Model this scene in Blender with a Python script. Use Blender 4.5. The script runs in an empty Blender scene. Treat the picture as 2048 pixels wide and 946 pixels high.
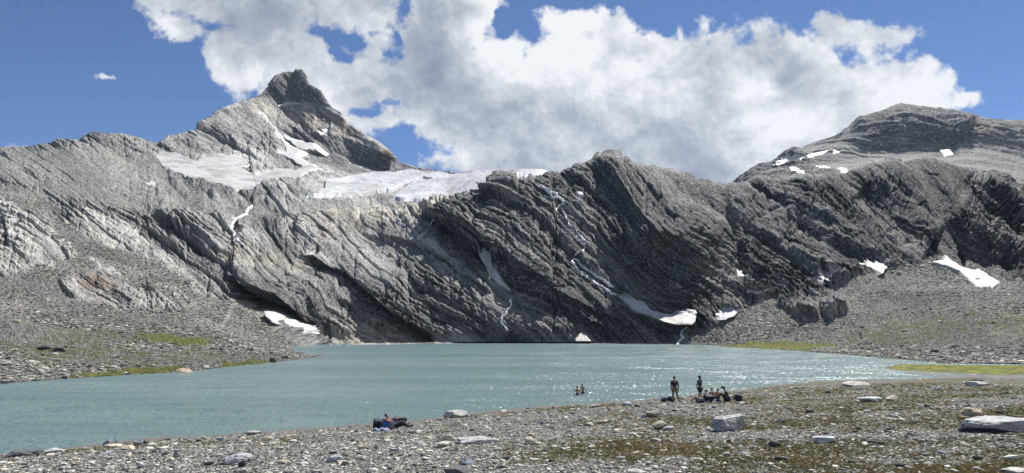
import bpy, bmesh, math, random
import numpy as np
from mathutils import Vector, Matrix
C = bpy.context.scene
COL = C.collection
R = math.radians
rng = np.random.default_rng(7)
random.seed(7)

# ---------------------------------------------------------------- camera, sun, sky, exposure
EYE = 6.15                       # camera height above the lake
F = 1384.0                       # focal length in photo pixels (photo 2048 wide)
TH = math.atan(187 / F)          # camera looks slightly up
cam_d = bpy.data.cameras.new('camera'); cam = bpy.data.objects.new('camera', cam_d); COL.objects.link(cam)
cam.location = (0, 0, EYE); cam.rotation_euler = (math.pi / 2 + TH, 0, 0)
cam_d.sensor_width = 36; cam_d.lens = F / 2048 * 36; cam_d.clip_start = 0.1; cam_d.clip_end = 20000
C.camera = cam

SUN_AZ, SUN_EL = R(32), R(52)    # azimuth to the right of the view axis
sun_d = bpy.data.lights.new('sun', 'SUN'); sun = bpy.data.objects.new('sun', sun_d); COL.objects.link(sun)
sd = Vector((math.sin(SUN_AZ) * math.cos(SUN_EL), math.cos(SUN_AZ) * math.cos(SUN_EL), math.sin(SUN_EL)))
sun.rotation_euler = sd.to_track_quat('Z', 'Y').to_euler()
sun_d.energy = 5.0; sun_d.angle = R(0.53); sun_d.color = (1.0, 0.975, 0.94)
C.view_settings.view_transform = 'Standard'; C.view_settings.look = 'None'
C.view_settings.exposure = 0.62; C.view_settings.gamma = 1
C.cycles.max_bounces = 5; C.cycles.diffuse_bounces = 2; C.cycles.glossy_bounces = 2
C.cycles.transmission_bounces = 2; C.cycles.transparent_max_bounces = 4; C.cycles.volume_bounces = 0
C.cycles.sample_clamp_direct = 12; C.cycles.sample_clamp_indirect = 4

# ---------------------------------------------------------------- node helper
class NT:
    def __init__(s, tree): s.t = tree; s.n = tree.nodes; s.l = tree.links
    def new(s, typ, ins=None, **kw):
        nd = s.n.new(typ)
        for k, v in kw.items(): setattr(nd, k, v)
        if ins:
            for k, v in ins.items():
                if isinstance(v, bpy.types.NodeSocket): s.l.new(v, nd.inputs[k])
                elif v is not None: nd.inputs[k].default_value = v
        return nd
    def math(s, op, a, b=None, c=None, clamp=False):
        d = {0: a}
        if b is not None: d[1] = b
        if c is not None: d[2] = c
        nd = s.new('ShaderNodeMath', d, operation=op); nd.use_clamp = clamp
        return nd.outputs[0]
    def vmath(s, op, a, b=None, out=0):
        d = {0: a}
        if b is not None: d[1] = b
        return s.new('ShaderNodeVectorMath', d, operation=op).outputs[out]
    def noise(s, vec, scale, detail=4, rough=0.55, dist=0.0, out='Fac', typ='FBM', lac=2.0):
        nd = s.new('ShaderNodeTexNoise', {'Vector': vec, 'Scale': scale, 'Detail': detail, 'Roughness': rough, 'Distortion': dist, 'Lacunarity': lac}, noise_type=typ)
        return nd.outputs[out]
    def ramp(s, fac, stops, interp='LINEAR'):
        nd = s.new('ShaderNodeValToRGB', {'Fac': fac}); r = nd.color_ramp; r.interpolation = interp
        while len(r.elements) < len(stops): r.elements.new(0.5)
        for e, (p, c) in zip(r.elements, stops):
            e.position = p; e.color = (*c, 1) if len(c) == 3 else c
        return nd.outputs[0]
    def mix(s, fac, a, b, blend='MIX'):
        nd = s.new('ShaderNodeMix', data_type='RGBA', blend_type=blend)
        for k, v in ((0, fac), (6, a), (7, b)):
            if isinstance(v, bpy.types.NodeSocket): s.l.new(v, nd.inputs[k])
            else: nd.inputs[k].default_value = v if k == 0 or len(v) == 4 else (*v, 1)
        return nd.outputs[2]
    def maprange(s, v, a, b, c=0.0, d=1.0, smooth=True):
        nd = s.new('ShaderNodeMapRange', {'Value': v, 'From Min': a, 'From Max': b, 'To Min': c, 'To Max': d}, interpolation_type='SMOOTHSTEP' if smooth else 'LINEAR')
        return nd.outputs[0]
    def attr(s, name, out='Fac'): return s.new('ShaderNodeAttribute', attribute_name=name).outputs[out]

def material(name):
    m = bpy.data.materials.new(name); m.use_nodes = True
    t = NT(m.node_tree); t.n.clear()
    out = t.new('ShaderNodeOutputMaterial')
    return m, t, out

def principled(t, out, **kw):
    b = t.new('ShaderNodeBsdfPrincipled', kw.get('ins')); t.l.new(b.outputs[0], out.inputs[0]); return b

# ---------------------------------------------------------------- world: sky and clouds
#SKY_BEGIN
W = bpy.data.worlds.new('World'); C.world = W; W.use_nodes = True
w = NT(W.node_tree); w.n.clear()
W.cycles.sampling_method = 'MANUAL'; W.cycles.sample_map_resolution = 256
sky = w.new('ShaderNodeTexSky', sky_type='NISHITA', sun_disc=False)
sky.sun_elevation = SUN_EL; sky.sun_rotation = SUN_AZ; sky.altitude = 2600; sky.air_density = 1.0; sky.dust_density = 0.3; sky.ozone_density = 3.0
skyc = w.mix(1.0, sky.outputs[0], (0.47, 0.61, 0.79), 'MULTIPLY')
dirn = w.vmath('NORMALIZE', w.new('ShaderNodeTexCoord').outputs['Generated'])
sx, sy_, sz = w.new('ShaderNodeSeparateXYZ', {0: dirn}).outputs
# cloud forms live on the sky as azimuth / elevation (degrees)
az = w.math('MULTIPLY', w.math('ARCTAN2', sx, sy_), 57.29578)
el = w.math('MULTIPLY', w.math('ARCSINE', sz), 57.29578)
pt = w.new('ShaderNodeCombineXYZ', {0: az, 1: el}).outputs[0]
def cloud_angle(x, y):
    cx = (x - 1024) / F; cy = (473 - y) / F
    Y = math.cos(TH) - cy * math.sin(TH); Z = math.sin(TH) + cy * math.cos(TH)
    return math.degrees(math.atan2(cx, Y)), math.degrees(math.atan2(Z, math.hypot(cx, Y)))
wp = w.new('ShaderNodeTexNoise', {'Vector': dirn, 'Scale': 5.0, 'Detail': 6, 'Roughness': 0.62}).outputs['Color']
wp = w.vmath('MULTIPLY', w.vmath('SUBTRACT', wp, (0.5, 0.5, 0.5)), (8.5, 8.5, 0))
ptw = w.vmath('ADD', pt, wp)
BL = [  # cloud bodies: centre and radii in photo pixels, then holes
 (470, -60, 170, 120), (600, -20, 190, 150), (470, 110, 75, 60), (560, 90, 110, 90), (690, 10, 90, 60), (340, -10, 60, 50), (360, 40, 50, 36),
 (720, 160, 130, 80), (620, 180, 120, 80), (760, 240, 130, 60), (870, 60, 110, 110), (900, 10, 100, 60), (960, 40, 60, 40), (850, 200, 140, 110), (960, 230, 150, 130), (1010, 130, 70, 60),
 (800, 280, 70, 22), (960, 330, 80, 50), (1080, 250, 150, 140), (1120, 150, 80, 60), (1140, 60, 40, 30), (1180, 90, 70, 50), (1240, 90, 60, 48), (1290, 120, 90, 60), (1380, 120, 90, 60), (1250, 240, 190, 150), (1400, 260, 190, 140),
 (1520, 130, 70, 60), (1550, 200, 130, 110), (1650, 160, 100, 60), (1660, 80, 55, 34), (1730, 88, 60, 20), (1700, 230, 140, 80), (1790, 170, 80, 50), (1840, 160, 55, 44), (1880, 200, 45, 44), (1935, 222, 38, 18), (1800, 250, 100, 60), (1600, 320, 200, 80), (1300, 360, 300, 70),
 (32, 289, 40, 13), (187, 146, 8, 3), (1400, 430, 600, 60)]
HO = [(652, 82, 30, 18), (692, 96, 42, 20), (728, 78, 30, 16), (668, 124, 28, 11), (752, 118, 20, 14), (770, 92, 12, 22), (795, 25, 16, 40), (740, 235, 40, 10), (840, 300, 60, 26), (835, 326, 50, 16), (1025, 60, 30, 34)]
def blob(x, y, rx, ry):
    a_, e_ = cloud_angle(x, y); ra = abs(cloud_angle(x + rx, y)[0] - cloud_angle(x - rx, y)[0]) / 2; re = abs(cloud_angle(x, y - ry)[1] - cloud_angle(x, y + ry)[1]) / 2
    v = w.vmath('MULTIPLY', w.vmath('SUBTRACT', ptw, (a_, e_, 0)), (1 / ra, 1 / re, 0))
    l = w.vmath('LENGTH', v, out=1)
    return w.math('MULTIPLY', w.math('SUBTRACT', 1.0, l), min(ra, re) ** 0.7)
dens = None
for q in BL:
    b_ = blob(*q); dens = b_ if dens is None else w.math('SMOOTH_MAX', dens, b_, 0.5)
# the same kind of cumulus goes on outside the frame, behind and overhead
gen = w.noise(dirn, 1.6, 5, 0.55)
outside = w.maprange(sy_, 0.45, 0.1)
dens = w.math('ADD', w.math('MULTIPLY', w.math('SUBTRACT', gen, 0.55), w.math('MULTIPLY', outside, 30)), w.math('MULTIPLY', dens, w.math('SUBTRACT', 1.0, outside)))
for q in HO:
    b_ = blob(*q); dens = w.math('SMOOTH_MIN', dens, w.math('MULTIPLY', b_, -1.1), 0.6)
nz = w.noise(dirn, 9.0, 9, 0.62, 0.1)
nzb = w.noise(w.vmath('ADD', dirn, (0.006, 0.0, 0.014)), 9.0, 9, 0.62, 0.1)
def puff(v): return w.new('ShaderNodeTexVoronoi', {'Vector': v, 'Scale': 19.0, 'Detail': 3.0, 'Roughness': 0.55, 'Smoothness': 0.6}, feature='SMOOTH_F1', normalize=True).outputs['Distance']
wdir = w.vmath('ADD', dirn, w.vmath('MULTIPLY', w.vmath('SUBTRACT', w.new('ShaderNodeTexNoise', {'Vector': dirn, 'Scale': 16.0, 'Detail': 4}).outputs['Color'], (.5, .5, .5)), (.05, .05, .05)))
vf = puff(wdir); vfb = puff(w.vmath('ADD', wdir, (0.010, 0.0, 0.022)))
big = w.noise(dirn, 3.6, 3, 0.5)
bigb = w.noise(w.vmath('ADD', dirn, (0.02, 0.0, 0.05)), 3.6, 3, 0.5)
edge = w.math('ADD', dens, w.math('MULTIPLY', w.math('SUBTRACT', nz, 0.5), 3.0))
nf = w.noise(dirn, 30.0, 6, 0.62); nfb = w.noise(w.vmath('ADD', dirn, (0.0025, 0.0, 0.006)), 30.0, 6, 0.62)
edge = w.math('ADD', edge, w.math('MULTIPLY', w.math('SUBTRACT', nf, 0.5), 1.7))
edge = w.math('ADD', edge, w.math('MULTIPLY', w.math('SUBTRACT', 0.34, vf), 3.4))
alpha = w.maprange(edge, -0.25, 0.5)
thick = w.maprange(edge, -0.1, 2.6)
GR = [(460, 50, 150, 110), (600, 60, 110, 90), (840, 170, 130, 190), (930, 270, 120, 80), (1290, 310, 260, 100), (1030, 350, 240, 60), (1600, 320, 170, 80), (1420, 200, 90, 70), (1120, 260, 70, 50), (1580, 190, 50, 50)]
grey = None
for q in GR:
    b_ = blob(*q); grey = b_ if grey is None else w.math('SMOOTH_MAX', grey, b_, 0.8)
grey = w.math('ADD', grey, w.math('MULTIPLY', w.math('SUBTRACT', nz, 0.5), 5.0))
grey = w.maprange(grey, -1.6, 3.0)
relief = w.math('ADD', w.math('MULTIPLY', w.math('SUBTRACT', nz, nzb), 1.7), w.math('MULTIPLY', w.math('SUBTRACT', big, bigb), 2.2))
relief = w.math('ADD', relief, w.math('MULTIPLY', w.math('SUBTRACT', vfb, vf), 1.0))
relief = w.math('ADD', relief, w.math('MULTIPLY', w.math('SUBTRACT', nf, nfb), 0.6))
lit = w.math('ADD', w.math('SUBTRACT', 1.02, w.math('ADD', w.math('MULTIPLY', thick, 0.16), w.math('MULTIPLY', grey, 0.5))), relief)
lit = w.math('ADD', lit, w.math('MULTIPLY', w.math('SUBTRACT', big, 0.5), 0.7))
cc = w.ramp(lit, [(0.0, (0.25, 0.285, 0.365)), (0.4, (0.40, 0.435, 0.51)), (0.68, (0.60, 0.635, 0.69)), (1.0, (0.90, 0.91, 0.93))])
cl = w.mix(1.0, cc, (8.2, 8.2, 8.2), 'MULTIPLY')
tot = w.mix(alpha, skyc, cl)
bg = w.new('ShaderNodeBackground', {'Color': tot, 'Strength': 0.08})
wo = w.new('ShaderNodeOutputWorld', {'Surface': bg.outputs[0]})
#SKY_END

# ---------------------------------------------------------------- numpy noise
_perm = rng.permutation(256).astype(np.int32); _perm = np.concatenate([_perm, _perm, _perm])
_g = rng.normal(size=(256, 3)); _g /= np.linalg.norm(_g, axis=1)[:, None]; _g = (_g * 1.5).astype(np.float32)
def perlin(p):
    p = np.asarray(p, np.float32); i = np.floor(p); f = p - i; i = i.astype(np.int32) & 255
    u = f * f * f * (f * (f * 6 - 15) + 10)
    res = 0
    for dx in (0, 1):
        wx = u[:, 0] if dx else 1 - u[:, 0]
        a = _perm[i[:, 0] + dx]
        for dy in (0, 1):
            wy = wx * (u[:, 1] if dy else 1 - u[:, 1])
            b = _perm[a + i[:, 1] + dy]
            for dz in (0, 1):
                g = _g[_perm[b + i[:, 2] + dz]]
                res = res + wy * (u[:, 2] if dz else 1 - u[:, 2]) * (g[:, 0] * (f[:, 0] - dx) + g[:, 1] * (f[:, 1] - dy) + g[:, 2] * (f[:, 2] - dz))
    return res
def fbm(p, lam, octs=4, gain=0.5, ridged=False, off=0.0):
    r = 0; a = 1.0; s = 0
    for k in range(octs):
        n = perlin(p * (2.03 ** k / lam) + (17.3 * k + off))
        if ridged: n = 1 - 2 * np.abs(n)
        r = r + a * n; s += a; a *= gain
    return r / s
def smooth(x, a, b):
    t = np.clip((x - a) / (b - a), 0, 1); return t * t * (3 - 2 * t)

# ---------------------------------------------------------------- picture <-> place
cT, sT = math.cos(TH), math.sin(TH)
def ray(x, y):                   # direction with unit forward (Y) component
    cx = (np.asarray(x, float) - 1024) / F; cy = (473 - np.asarray(y, float)) / F
    Y = cT - cy * sT; Z = sT + cy * cT
    return cx / Y, Z / Y
def place(x, y, d):
    a, b = ray(x, y); return np.stack([a * d, d + 0 * a, EYE + b * d], -1)
def depth_at_z(y, z):
    _, b = ray(0, y); return (z - EYE) / b
def project(p):
    X, Y, Z = p[:, 0], p[:, 1], p[:, 2] - EYE
    f = Y * cT + Z * sT; u = -Y * sT + Z * cT
    return 1024 + F * X / f, 473 - F * u / f

def seg_dist(px, py, pts, closed=False):
    """distance to a polyline and signed side (positive on its left when walking it)"""
    pts = list(pts) + ([pts[0]] if closed else [])
    best = np.full(px.shape, 1e9, np.float32); side = np.zeros_like(best); tt = np.zeros_like(best)
    n = len(pts) - 1
    for k, ((x0, y0), (x1, y1)) in enumerate(zip(pts[:-1], pts[1:])):
        dx, dy = x1 - x0, y1 - y0; L = dx * dx + dy * dy + 1e-9
        t = np.clip(((px - x0) * dx + (py - y0) * dy) / L, 0, 1)
        d = np.hypot(px - x0 - t * dx, py - y0 - t * dy)
        m = d < best
        best = np.where(m, d, best); side = np.where(m, np.sign((px - x0) * dy - (py - y0) * dx), side); tt = np.where(m, (k + t) / n, tt)
    return best, side, tt
def poly_sd(px, py, pts):
    """signed distance to a polygon, positive inside"""
    px = np.asarray(px, np.float32); py = np.asarray(py, np.float32)
    xs = [p[0] for p in pts]; ys = [p[1] for p in pts]; M = 60
    sel = (px > min(xs) - M) & (px < max(xs) + M) & (py > min(ys) - M) & (py < max(ys) + M)
    res = np.full(px.shape, -60.0, np.float32)
    if not sel.any(): return res
    qx, qy = px[sel], py[sel]
    d, _, _ = seg_dist(qx, qy, pts, True)
    ins = np.zeros(qx.shape, bool); n = len(pts)
    for i in range(n):
        x0, y0 = pts[i]; x1, y1 = pts[(i + 1) % n]
        if y0 == y1: continue
        c = ((y0 > qy) != (y1 > qy)) & (qx < (x1 - x0) * (qy - y0) / (y1 - y0) + x0); ins ^= c
    res[sel] = np.where(ins, d, -d)
    return res

def link_mesh(name, verts, faces, mat=None, attrs=None, shade=True, parent=None):
    me = bpy.data.meshes.new(name); verts = np.asarray(verts, np.float32); faces = np.asarray(faces, np.int32)
    me.vertices.add(len(verts)); me.vertices.foreach_set('co', verts.ravel())
    nf, k = faces.shape
    me.loops.add(nf * k); me.loops.foreach_set('vertex_index', faces.ravel())
    me.polygons.add(nf); me.polygons.foreach_set('loop_start', np.arange(0, nf * k, k, dtype=np.int32)); me.polygons.foreach_set('loop_total', np.full(nf, k, np.int32))
    me.update(calc_edges=True)
    if shade: me.polygons.foreach_set('use_smooth', np.ones(nf, bool))
    if attrs:
        for an, av in attrs.items():
            av = np.asarray(av, np.float32)
            if av.ndim == 2: a = me.attributes.new(an, 'FLOAT_VECTOR', 'POINT'); a.data.foreach_set('vector', av.ravel())
            else: a = me.attributes.new(an, 'FLOAT', 'POINT'); a.data.foreach_set('value', av)
    if mat: me.materials.append(mat)
    o = bpy.data.objects.new(name, me); COL.objects.link(o)
    if parent: o.parent = parent
    return o
def sub_mesh(name, P, quads, mat, attrs, **kw):
    used = np.unique(quads); remap = np.full(len(P), -1, np.int32); remap[used] = np.arange(len(used))
    return link_mesh(name, P[used], remap[quads], mat, {k: v[used] for k, v in attrs.items()}, **kw)
def biggest(q):
    """the largest connected set of quads"""
    own = {}
    for i, f in enumerate(q.tolist()):
        for v in f: own.setdefault(v, []).append(i)
    seen = np.zeros(len(q), bool); best = []
    for i in range(len(q)):
        if seen[i]: continue
        st_, comp = [i], []; seen[i] = True
        while st_:
            k = st_.pop(); comp.append(k)
            for v in q[k].tolist():
                for j in own[v]:
                    if not seen[j]: seen[j] = True; st_.append(j)
        if len(comp) > len(best): best = comp
    return q[np.array(best)]
def grid_quads(nr, nc):
    i = np.arange(nr * nc, dtype=np.int32).reshape(nr, nc)
    return np.stack([i[:-1, :-1], i[:-1, 1:], i[1:, 1:], i[1:, :-1]], -1).reshape(-1, 4)
def grid_normals(P3):
    du = np.gradient(P3, axis=1); dv = np.gradient(P3, axis=0)
    n = np.cross(du, dv); n /= np.linalg.norm(n, axis=2, keepdims=True) + 1e-9
    return n
def blur(a, k, axis):
    if k < 1: return a
    ker = np.hanning(2 * k + 3)[1:-1]; ker /= ker.sum()
    pad = [(0, 0)] * a.ndim; pad[axis] = (k, k)
    ap = np.pad(a, pad, mode='edge')
    return np.apply_along_axis(lambda v: np.convolve(v, ker, 'valid'), axis, ap)
def pchip_rows(K, t):
    """K: (nk, nc) values at integer parameters; t: (nr,) -> (nr, nc)"""
    nk = K.shape[0]; d = np.diff(K, axis=0); m = np.zeros_like(K)
    a, b = d[:-1], d[1:]
    m[1:-1] = np.where(a * b > 0, 2 * a * b / (a + b + 1e-12 * np.sign(a + b) + 1e-30), 0); m[0] = d[0]; m[-1] = d[-1]
    i = np.clip(np.floor(t).astype(int), 0, nk - 2); f = (t - i)[:, None]
    h00 = 2 * f ** 3 - 3 * f ** 2 + 1; h10 = f ** 3 - 2 * f ** 2 + f; h01 = -2 * f ** 3 + 3 * f ** 2; h11 = f ** 3 - f ** 2
    return h00 * K[i] + h10 * m[i] + h01 * K[i + 1] + h11 * m[i + 1]

# columns in photo pixels: fine inside the frame, coarse outside
RES = 1.3
def columns(x0, x1, res=RES):
    inner = np.arange(max(x0, -20), min(x1, 2068), res)
    left = np.arange(x0, -20, 9.0) if x0 < -20 else np.array([])
    right = np.arange(2068, x1, 9.0) if x1 > 2068 else np.array([])
    return np.concatenate([left, inner, right])

# ---------------------------------------------------------------- the mountain wall round the lake
SHORE = [(-500, 824), (-400, 815), (0, 770), (110, 761), (270, 751), (365, 746), (430, 738), (520, 729), (600, 720), (640, 714), (649, 711), (660, 691), (800, 689), (1000, 686), (1150, 687), (1370, 691), (1450, 695), (1560, 700), (1640, 706), (1750, 716), (1850, 724), (1885, 728), (2048, 730), (2600, 740)]
SKY = [(-500, 345), (-300, 318), (0, 297), (58, 293), (111, 286), (127, 280), (159, 280), (170, 271), (185, 264), (212, 266), (243, 267), (275, 275), (317, 286), (338, 272), (391, 259), (412, 246), (439, 219), (476, 204), (508, 195), (524, 185), (529, 177), (550, 151), (571, 143), (587, 144), (591, 139), (604, 139), (608, 143), (614, 152), (616, 166), (643, 182), (656, 206), (666, 217), (682, 225), (698, 247), (759, 286), (785, 307), (798, 326), (864, 343), (917, 349), (970, 349), (1023, 347), (1092, 346), (1110, 352), (1200, 352), (2600, 450)]
CREST = {-500: (410, 500), -200: (400, 520), 0: (390, 540), 200: (400, 560), 320: (430, 560), 450: (440, 620), 590: (430, 700), 700: (430, 720), 800: (428, 720), 870: (428, 690), 905: (412, 650), 940: (398, 635), 975: (384, 625), 985: (364, 620), 1000: (360, 620), 1030: (361, 625), 1075: (361, 640), 1085: (350, 650), 1097: (344, 660), 1145: (336, 670), 1150: (327, 675), 1198: (320, 680), 1245: (323, 675), 1300: (336, 650), 1342: (346, 635), 1385: (362, 615), 1416: (369, 600), 1453: (374, 590), 1485: (365, 575), 1522: (358, 560), 1596: (354, 540), 1670: (351, 525), 1717: (338, 505), 1749: (323, 495), 1807: (326, 485), 1828: (320, 478), 1865: (316, 470), 1902: (328, 465), 1945: (338, 460), 1987: (359, 455), 2019: (378, 450), 2048: (388, 445), 2200: (420, 430), 2600: (450, 400)}
LEV = {  # station: C2 bank, C3 scree top / foot, C4, C5, then C7, C8, C8b behind the crest (y, distance)
 -500: ((705, 110), (600, 180), (520, 240), (450, 330), (390, 440), (355, 560), (350, 620), 700),
 0: ((700, 112), (592, 200), (500, 262), (430, 350), (370, 480), (330, 620), (312, 690), 760),
 200: ((697, 138), (603, 240), (520, 290), (445, 375), (380, 500), (320, 690), (290, 760), 830),
 320: ((697, 152), (612, 255), (540, 310), (480, 385), (400, 520), (330, 780), (305, 880), 960),
 450: ((698, 165), (640, 270), (560, 325), (490, 410), (400, 600), (320, 930), (245, 1200), 1270),
 530: ((706, 162), (672, 262), (575, 330), (490, 420), (395, 680), (300, 1120), (205, 1500), 1560),
 590: ((711, 153), (690, 282), (580, 340), (490, 425), (390, 720), (300, 1200), (212, 1600), 1660),
 650: ((700, 250), (688, 312), (585, 352), (495, 430), (395, 740), (310, 1200), (230, 1560), 1590),
 700: ((690.5, 300), (687, 322), (590, 358), (500, 432), (400, 760), (340, 1130), (268, 1460), 1500),
 800: ((688.5, 318), (686, 327), (590, 360), (500, 435), (405, 760), (365, 1050), (338, 1220), 1260),
 900: ((686, 318), (684, 327), (580, 358), (480, 425), (415, 740), (375, 960), (357, 1080), 1130),
 985: ((685.5, 318), (683, 327), (570, 358), (450, 420), (380, 700), (365, 900), (355, 1000), 1050),
 1075: ((686, 318), (684, 327), (560, 358), (440, 420), (366, 640), (356, 860), (350, 920), 970),
 1200: ((686.5, 316), (684, 322), (600, 345), (430, 425), (360, 640), (370, 860), (375, 920), 970),
 1300: ((688, 312), (684, 320), (620, 337), (465, 355), (380, 640), (400, 860), (410, 920), 970),
 1380: ((689, 305), (678, 313), (620, 333), (470, 355), (405, 620), (420, 860), (430, 920), 970),
 1450: ((690, 280), (660, 298), (600, 330), (470, 385), (420, 600), (440, 800), (450, 900), 950),
 1500: ((691, 262), (655, 288), (595, 332), (480, 388), (410, 600), (440, 800), (450, 900), 950),
 1600: ((692, 240), (650, 273), (575, 335), (465, 390), (400, 580), (430, 800), (450, 900), 950),
 1700: ((695, 215), (645, 253), (548, 328), (450, 375), (395, 560), (430, 760), (450, 880), 950),
 1830: ((702, 172), (635, 233), (530, 318), (430, 365), (370, 540), (420, 700), (440, 800), 900),
 1920: ((706, 160), (630, 220), (545, 300), (435, 350), (370, 520), (420, 700), (440, 800), 900),
 2048: ((705, 150), (622, 210), (568, 285), (480, 335), (430, 500), (450, 660), (460, 760), 850),
 2600: ((690, 120), (640, 165), (580, 240), (510, 290), (480, 460), (490, 600), (500, 700), 800)}
xs = columns(-420, 2520)
st = np.array(sorted(LEV)); nc = len(xs)
def lev(i, j):
    v = np.interp(xs, st, [LEV[s][i][j] if i < 7 else LEV[s][7] for s in st])
    return blur(v, 18, 0)
cy_ = np.interp(xs, sorted(CREST), [CREST[k][0] for k in sorted(CREST)])
cd_ = blur(np.interp(xs, sorted(LEV), [400, 430, 450, 455, 480, 500, 505, 510, 515, 520, 507, 500, 500, 515, 505, 500, 490, 485, 470, 455, 440, 420, 400, 350]), 12, 0)
shy = np.interp(xs, [p[0] for p in SHORE], [p[1] for p in SHORE])
sky_y = np.interp(xs, [p[0] for p in SKY], [p[1] for p in SKY])
back_y = np.where(xs > 1092, np.maximum(sky_y, cy_ + 40), sky_y)
rowsY = [shy + 30, shy, lev(0, 0), lev(1, 0), lev(2, 0), lev(3, 0), cy_, lev(4, 0), lev(5, 0), lev(6, 0), back_y, back_y + 60]
d_sh = depth_at_z(shy, -0.12)
rowsD = [depth_at_z(shy + 30, -5.0), d_sh, lev(0, 1), lev(1, 1), lev(2, 1), lev(3, 1), cd_, lev(4, 1), lev(5, 1), lev(6, 1), lev(7, 0), lev(7, 0) * 1.25]
rowsY[2] = np.minimum(rowsY[2], shy - 1.2); rowsD[2] = np.maximum(rowsD[2], d_sh + 3)
# behind-the-crest rows must start deeper than the crest; on the hill (x>1095) they run down out of sight
k = smooth(xs, 1080, 1130)
rowsY[7] = rowsY[7] * (1 - k) + (cy_ + 22) * k; rowsY[8] = rowsY[8] * (1 - k) + (cy_ + 40) * k; rowsY[9] = rowsY[9] * (1 - k) + (cy_ + 50) * k; rowsY[10] = np.where(xs > 1094, cy_ + 60, rowsY[10])
K = np.stack(rowsY); KD = np.log(np.stack(rowsD))
segn = [5, 56, 84, 110, 120, 110, 14, 60, 56, 44, 5]
tpar = np.concatenate([np.linspace(i, i + 1, n, endpoint=False) for i, n in enumerate(segn)] + [[11.0]])
py = pchip_rows(K, tpar); pd = np.exp(pchip_rows(KD, tpar)); px = np.broadcast_to(xs, py.shape)
B3 = place(px, py, pd)                     # rows x cols x 3
# keep the land's skin near water level sane
nr = B3.shape[0]
Bs = np.stack([blur(blur(B3[..., i], 8, 0), 8, 1) for i in range(3)], -1)
N3 = grid_normals(Bs); N3 = np.where((N3[..., 2:3] < 0), -N3, N3)   # outward = towards the lake
P = B3.reshape(-1, 3).astype(np.float32); N = N3.reshape(-1, 3).astype(np.float32)
X = px.ravel().astype(np.float32); Yp = py.ravel().astype(np.float32); D = pd.ravel().astype(np.float32)
TP = np.broadcast_to(tpar[:, None], py.shape).ravel().astype(np.float32)
wob = fbm(P / D[:, None] * 330, 9, 3) * 9           # wobble of a few photo pixels
wob2 = fbm(P / D[:, None] * 330, 9, 3, off=50) * 9
Xw, Yw = X + wob, Yp + wob2
def mask(pts, soft=3, grow=0, raw=False):
    s = poly_sd(X if raw else Xw, Yp if raw else Yw, pts); return smooth(s + grow, -soft, soft)
def maskany(polys, **kw):
    r = np.zeros(len(X), np.float32)
    for q in polys: r = np.maximum(r, mask(q, **kw))
    return r

# --- what is where (all in terms of the rock itself: scree, ice, pale and rusty beds, turf)
m_bank = (TP < 3) * 1.0
left = X < 680
scree_line_L = np.interp(X, [-500, 0, 100, 170, 260, 320, 400, 460, 520, 590, 640], [560, 562, 590, 605, 622, 628, 628, 600, 640, 692, 700])
scree_line_R = np.interp(X, [1350, 1385, 1440, 1500, 1530, 1560, 1600, 1640, 1690, 1720, 1760, 1800, 1860, 1920, 2000, 2048, 2600], [694, 668, 650, 612, 600, 592, 590, 588, 566, 552, 545, 532, 524, 548, 572, 566, 590])
m_screeL = smooth(Yw - scree_line_L, -8, 8) * (X < 650)
m_screeR = smooth(Yw - scree_line_R, -5, 5) * (X > 1350)
outcrop = maskany([[(1555, 590), (1580, 562), (1600, 556), (1630, 570), (1648, 600), (1640, 640), (1600, 642), (1560, 615)], [(1648, 598), (1690, 600), (1700, 625), (1660, 640), (1640, 625)]], soft=5)
m_screeR = m_screeR * (1 - outcrop)
m_dscree = maskany([[(-450, 330), (60, 372), (120, 420), (60, 425), (0, 400), (-450, 400)], [(100, 425), (130, 440), (200, 480), (270, 505), (340, 530), (420, 590), (500, 640), (520, 660), (420, 640), (330, 610), (250, 560), (180, 520), (120, 505)], [(-450, 570), (0, 560), (110, 530), (150, 500), (200, 530), (130, 575), (150, 600), (60, 600), (-450, 600)]], soft=6)
m_ridge = maskany([[(-450, 330), (0, 300), (190, 290), (330, 330), (430, 400), (560, 420), (700, 420), (600, 440), (430, 440), (300, 430), (150, 400), (0, 360), (-450, 380)]], soft=14)
m_right_back = smooth(TP, 6.02, 6.2) * (X > 1094)
scree = np.clip(np.maximum.reduce([m_screeL, m_screeR, m_dscree * 0.9, m_ridge * (0.72 + 0.25 * smooth(wob, -4, 3))]), 0, 1)
pale = maskany([[(-450, 380), (0, 400), (50, 428), (130, 483), (118, 505), (104, 540), (60, 548), (0, 556), (-450, 560)], [(128, 436), (180, 418), (262, 452), (300, 480), (262, 502), (215, 492), (160, 468)], [(170, 514), (200, 522), (265, 548), (258, 560), (200, 545)], [(118, 562), (160, 548), (245, 572), (235, 600), (180, 605), (140, 590)], [(262, 618), (290, 562), (340, 570), (395, 608), (350, 620)], [(300, 508), (330, 505), (405, 565), (440, 600), (420, 600), (360, 560)], [(120, 500), (140, 488), (160, 508), (140, 520)]], soft=4)
scree *= 1 - pale * 0.9
gully = maskany([[(1820, 328), (1838, 326), (1862, 360), (1880, 400), (1900, 450), (1925, 490), (1940, 535), (1900, 530), (1880, 480), (1862, 430), (1845, 380)]], soft=6)
scree = np.maximum(scree, gully * 0.8)
ICE = [[(800, 408), (784, 404), (800, 385), (830, 372), (870, 362), (920, 352), (970, 346), (1100, 343), (1085, 362), (1040, 366), (1000, 375), (985, 395), (950, 408), (905, 414), (860, 413)],
       [(612, 400), (650, 385), (652, 366), (700, 357), (760, 350), (830, 348), (900, 351), (905, 357), (850, 362), (815, 372), (780, 384), (745, 392), (700, 399)]]
m_ice = maskany(ICE, soft=2) * (TP > 6.4)
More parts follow.
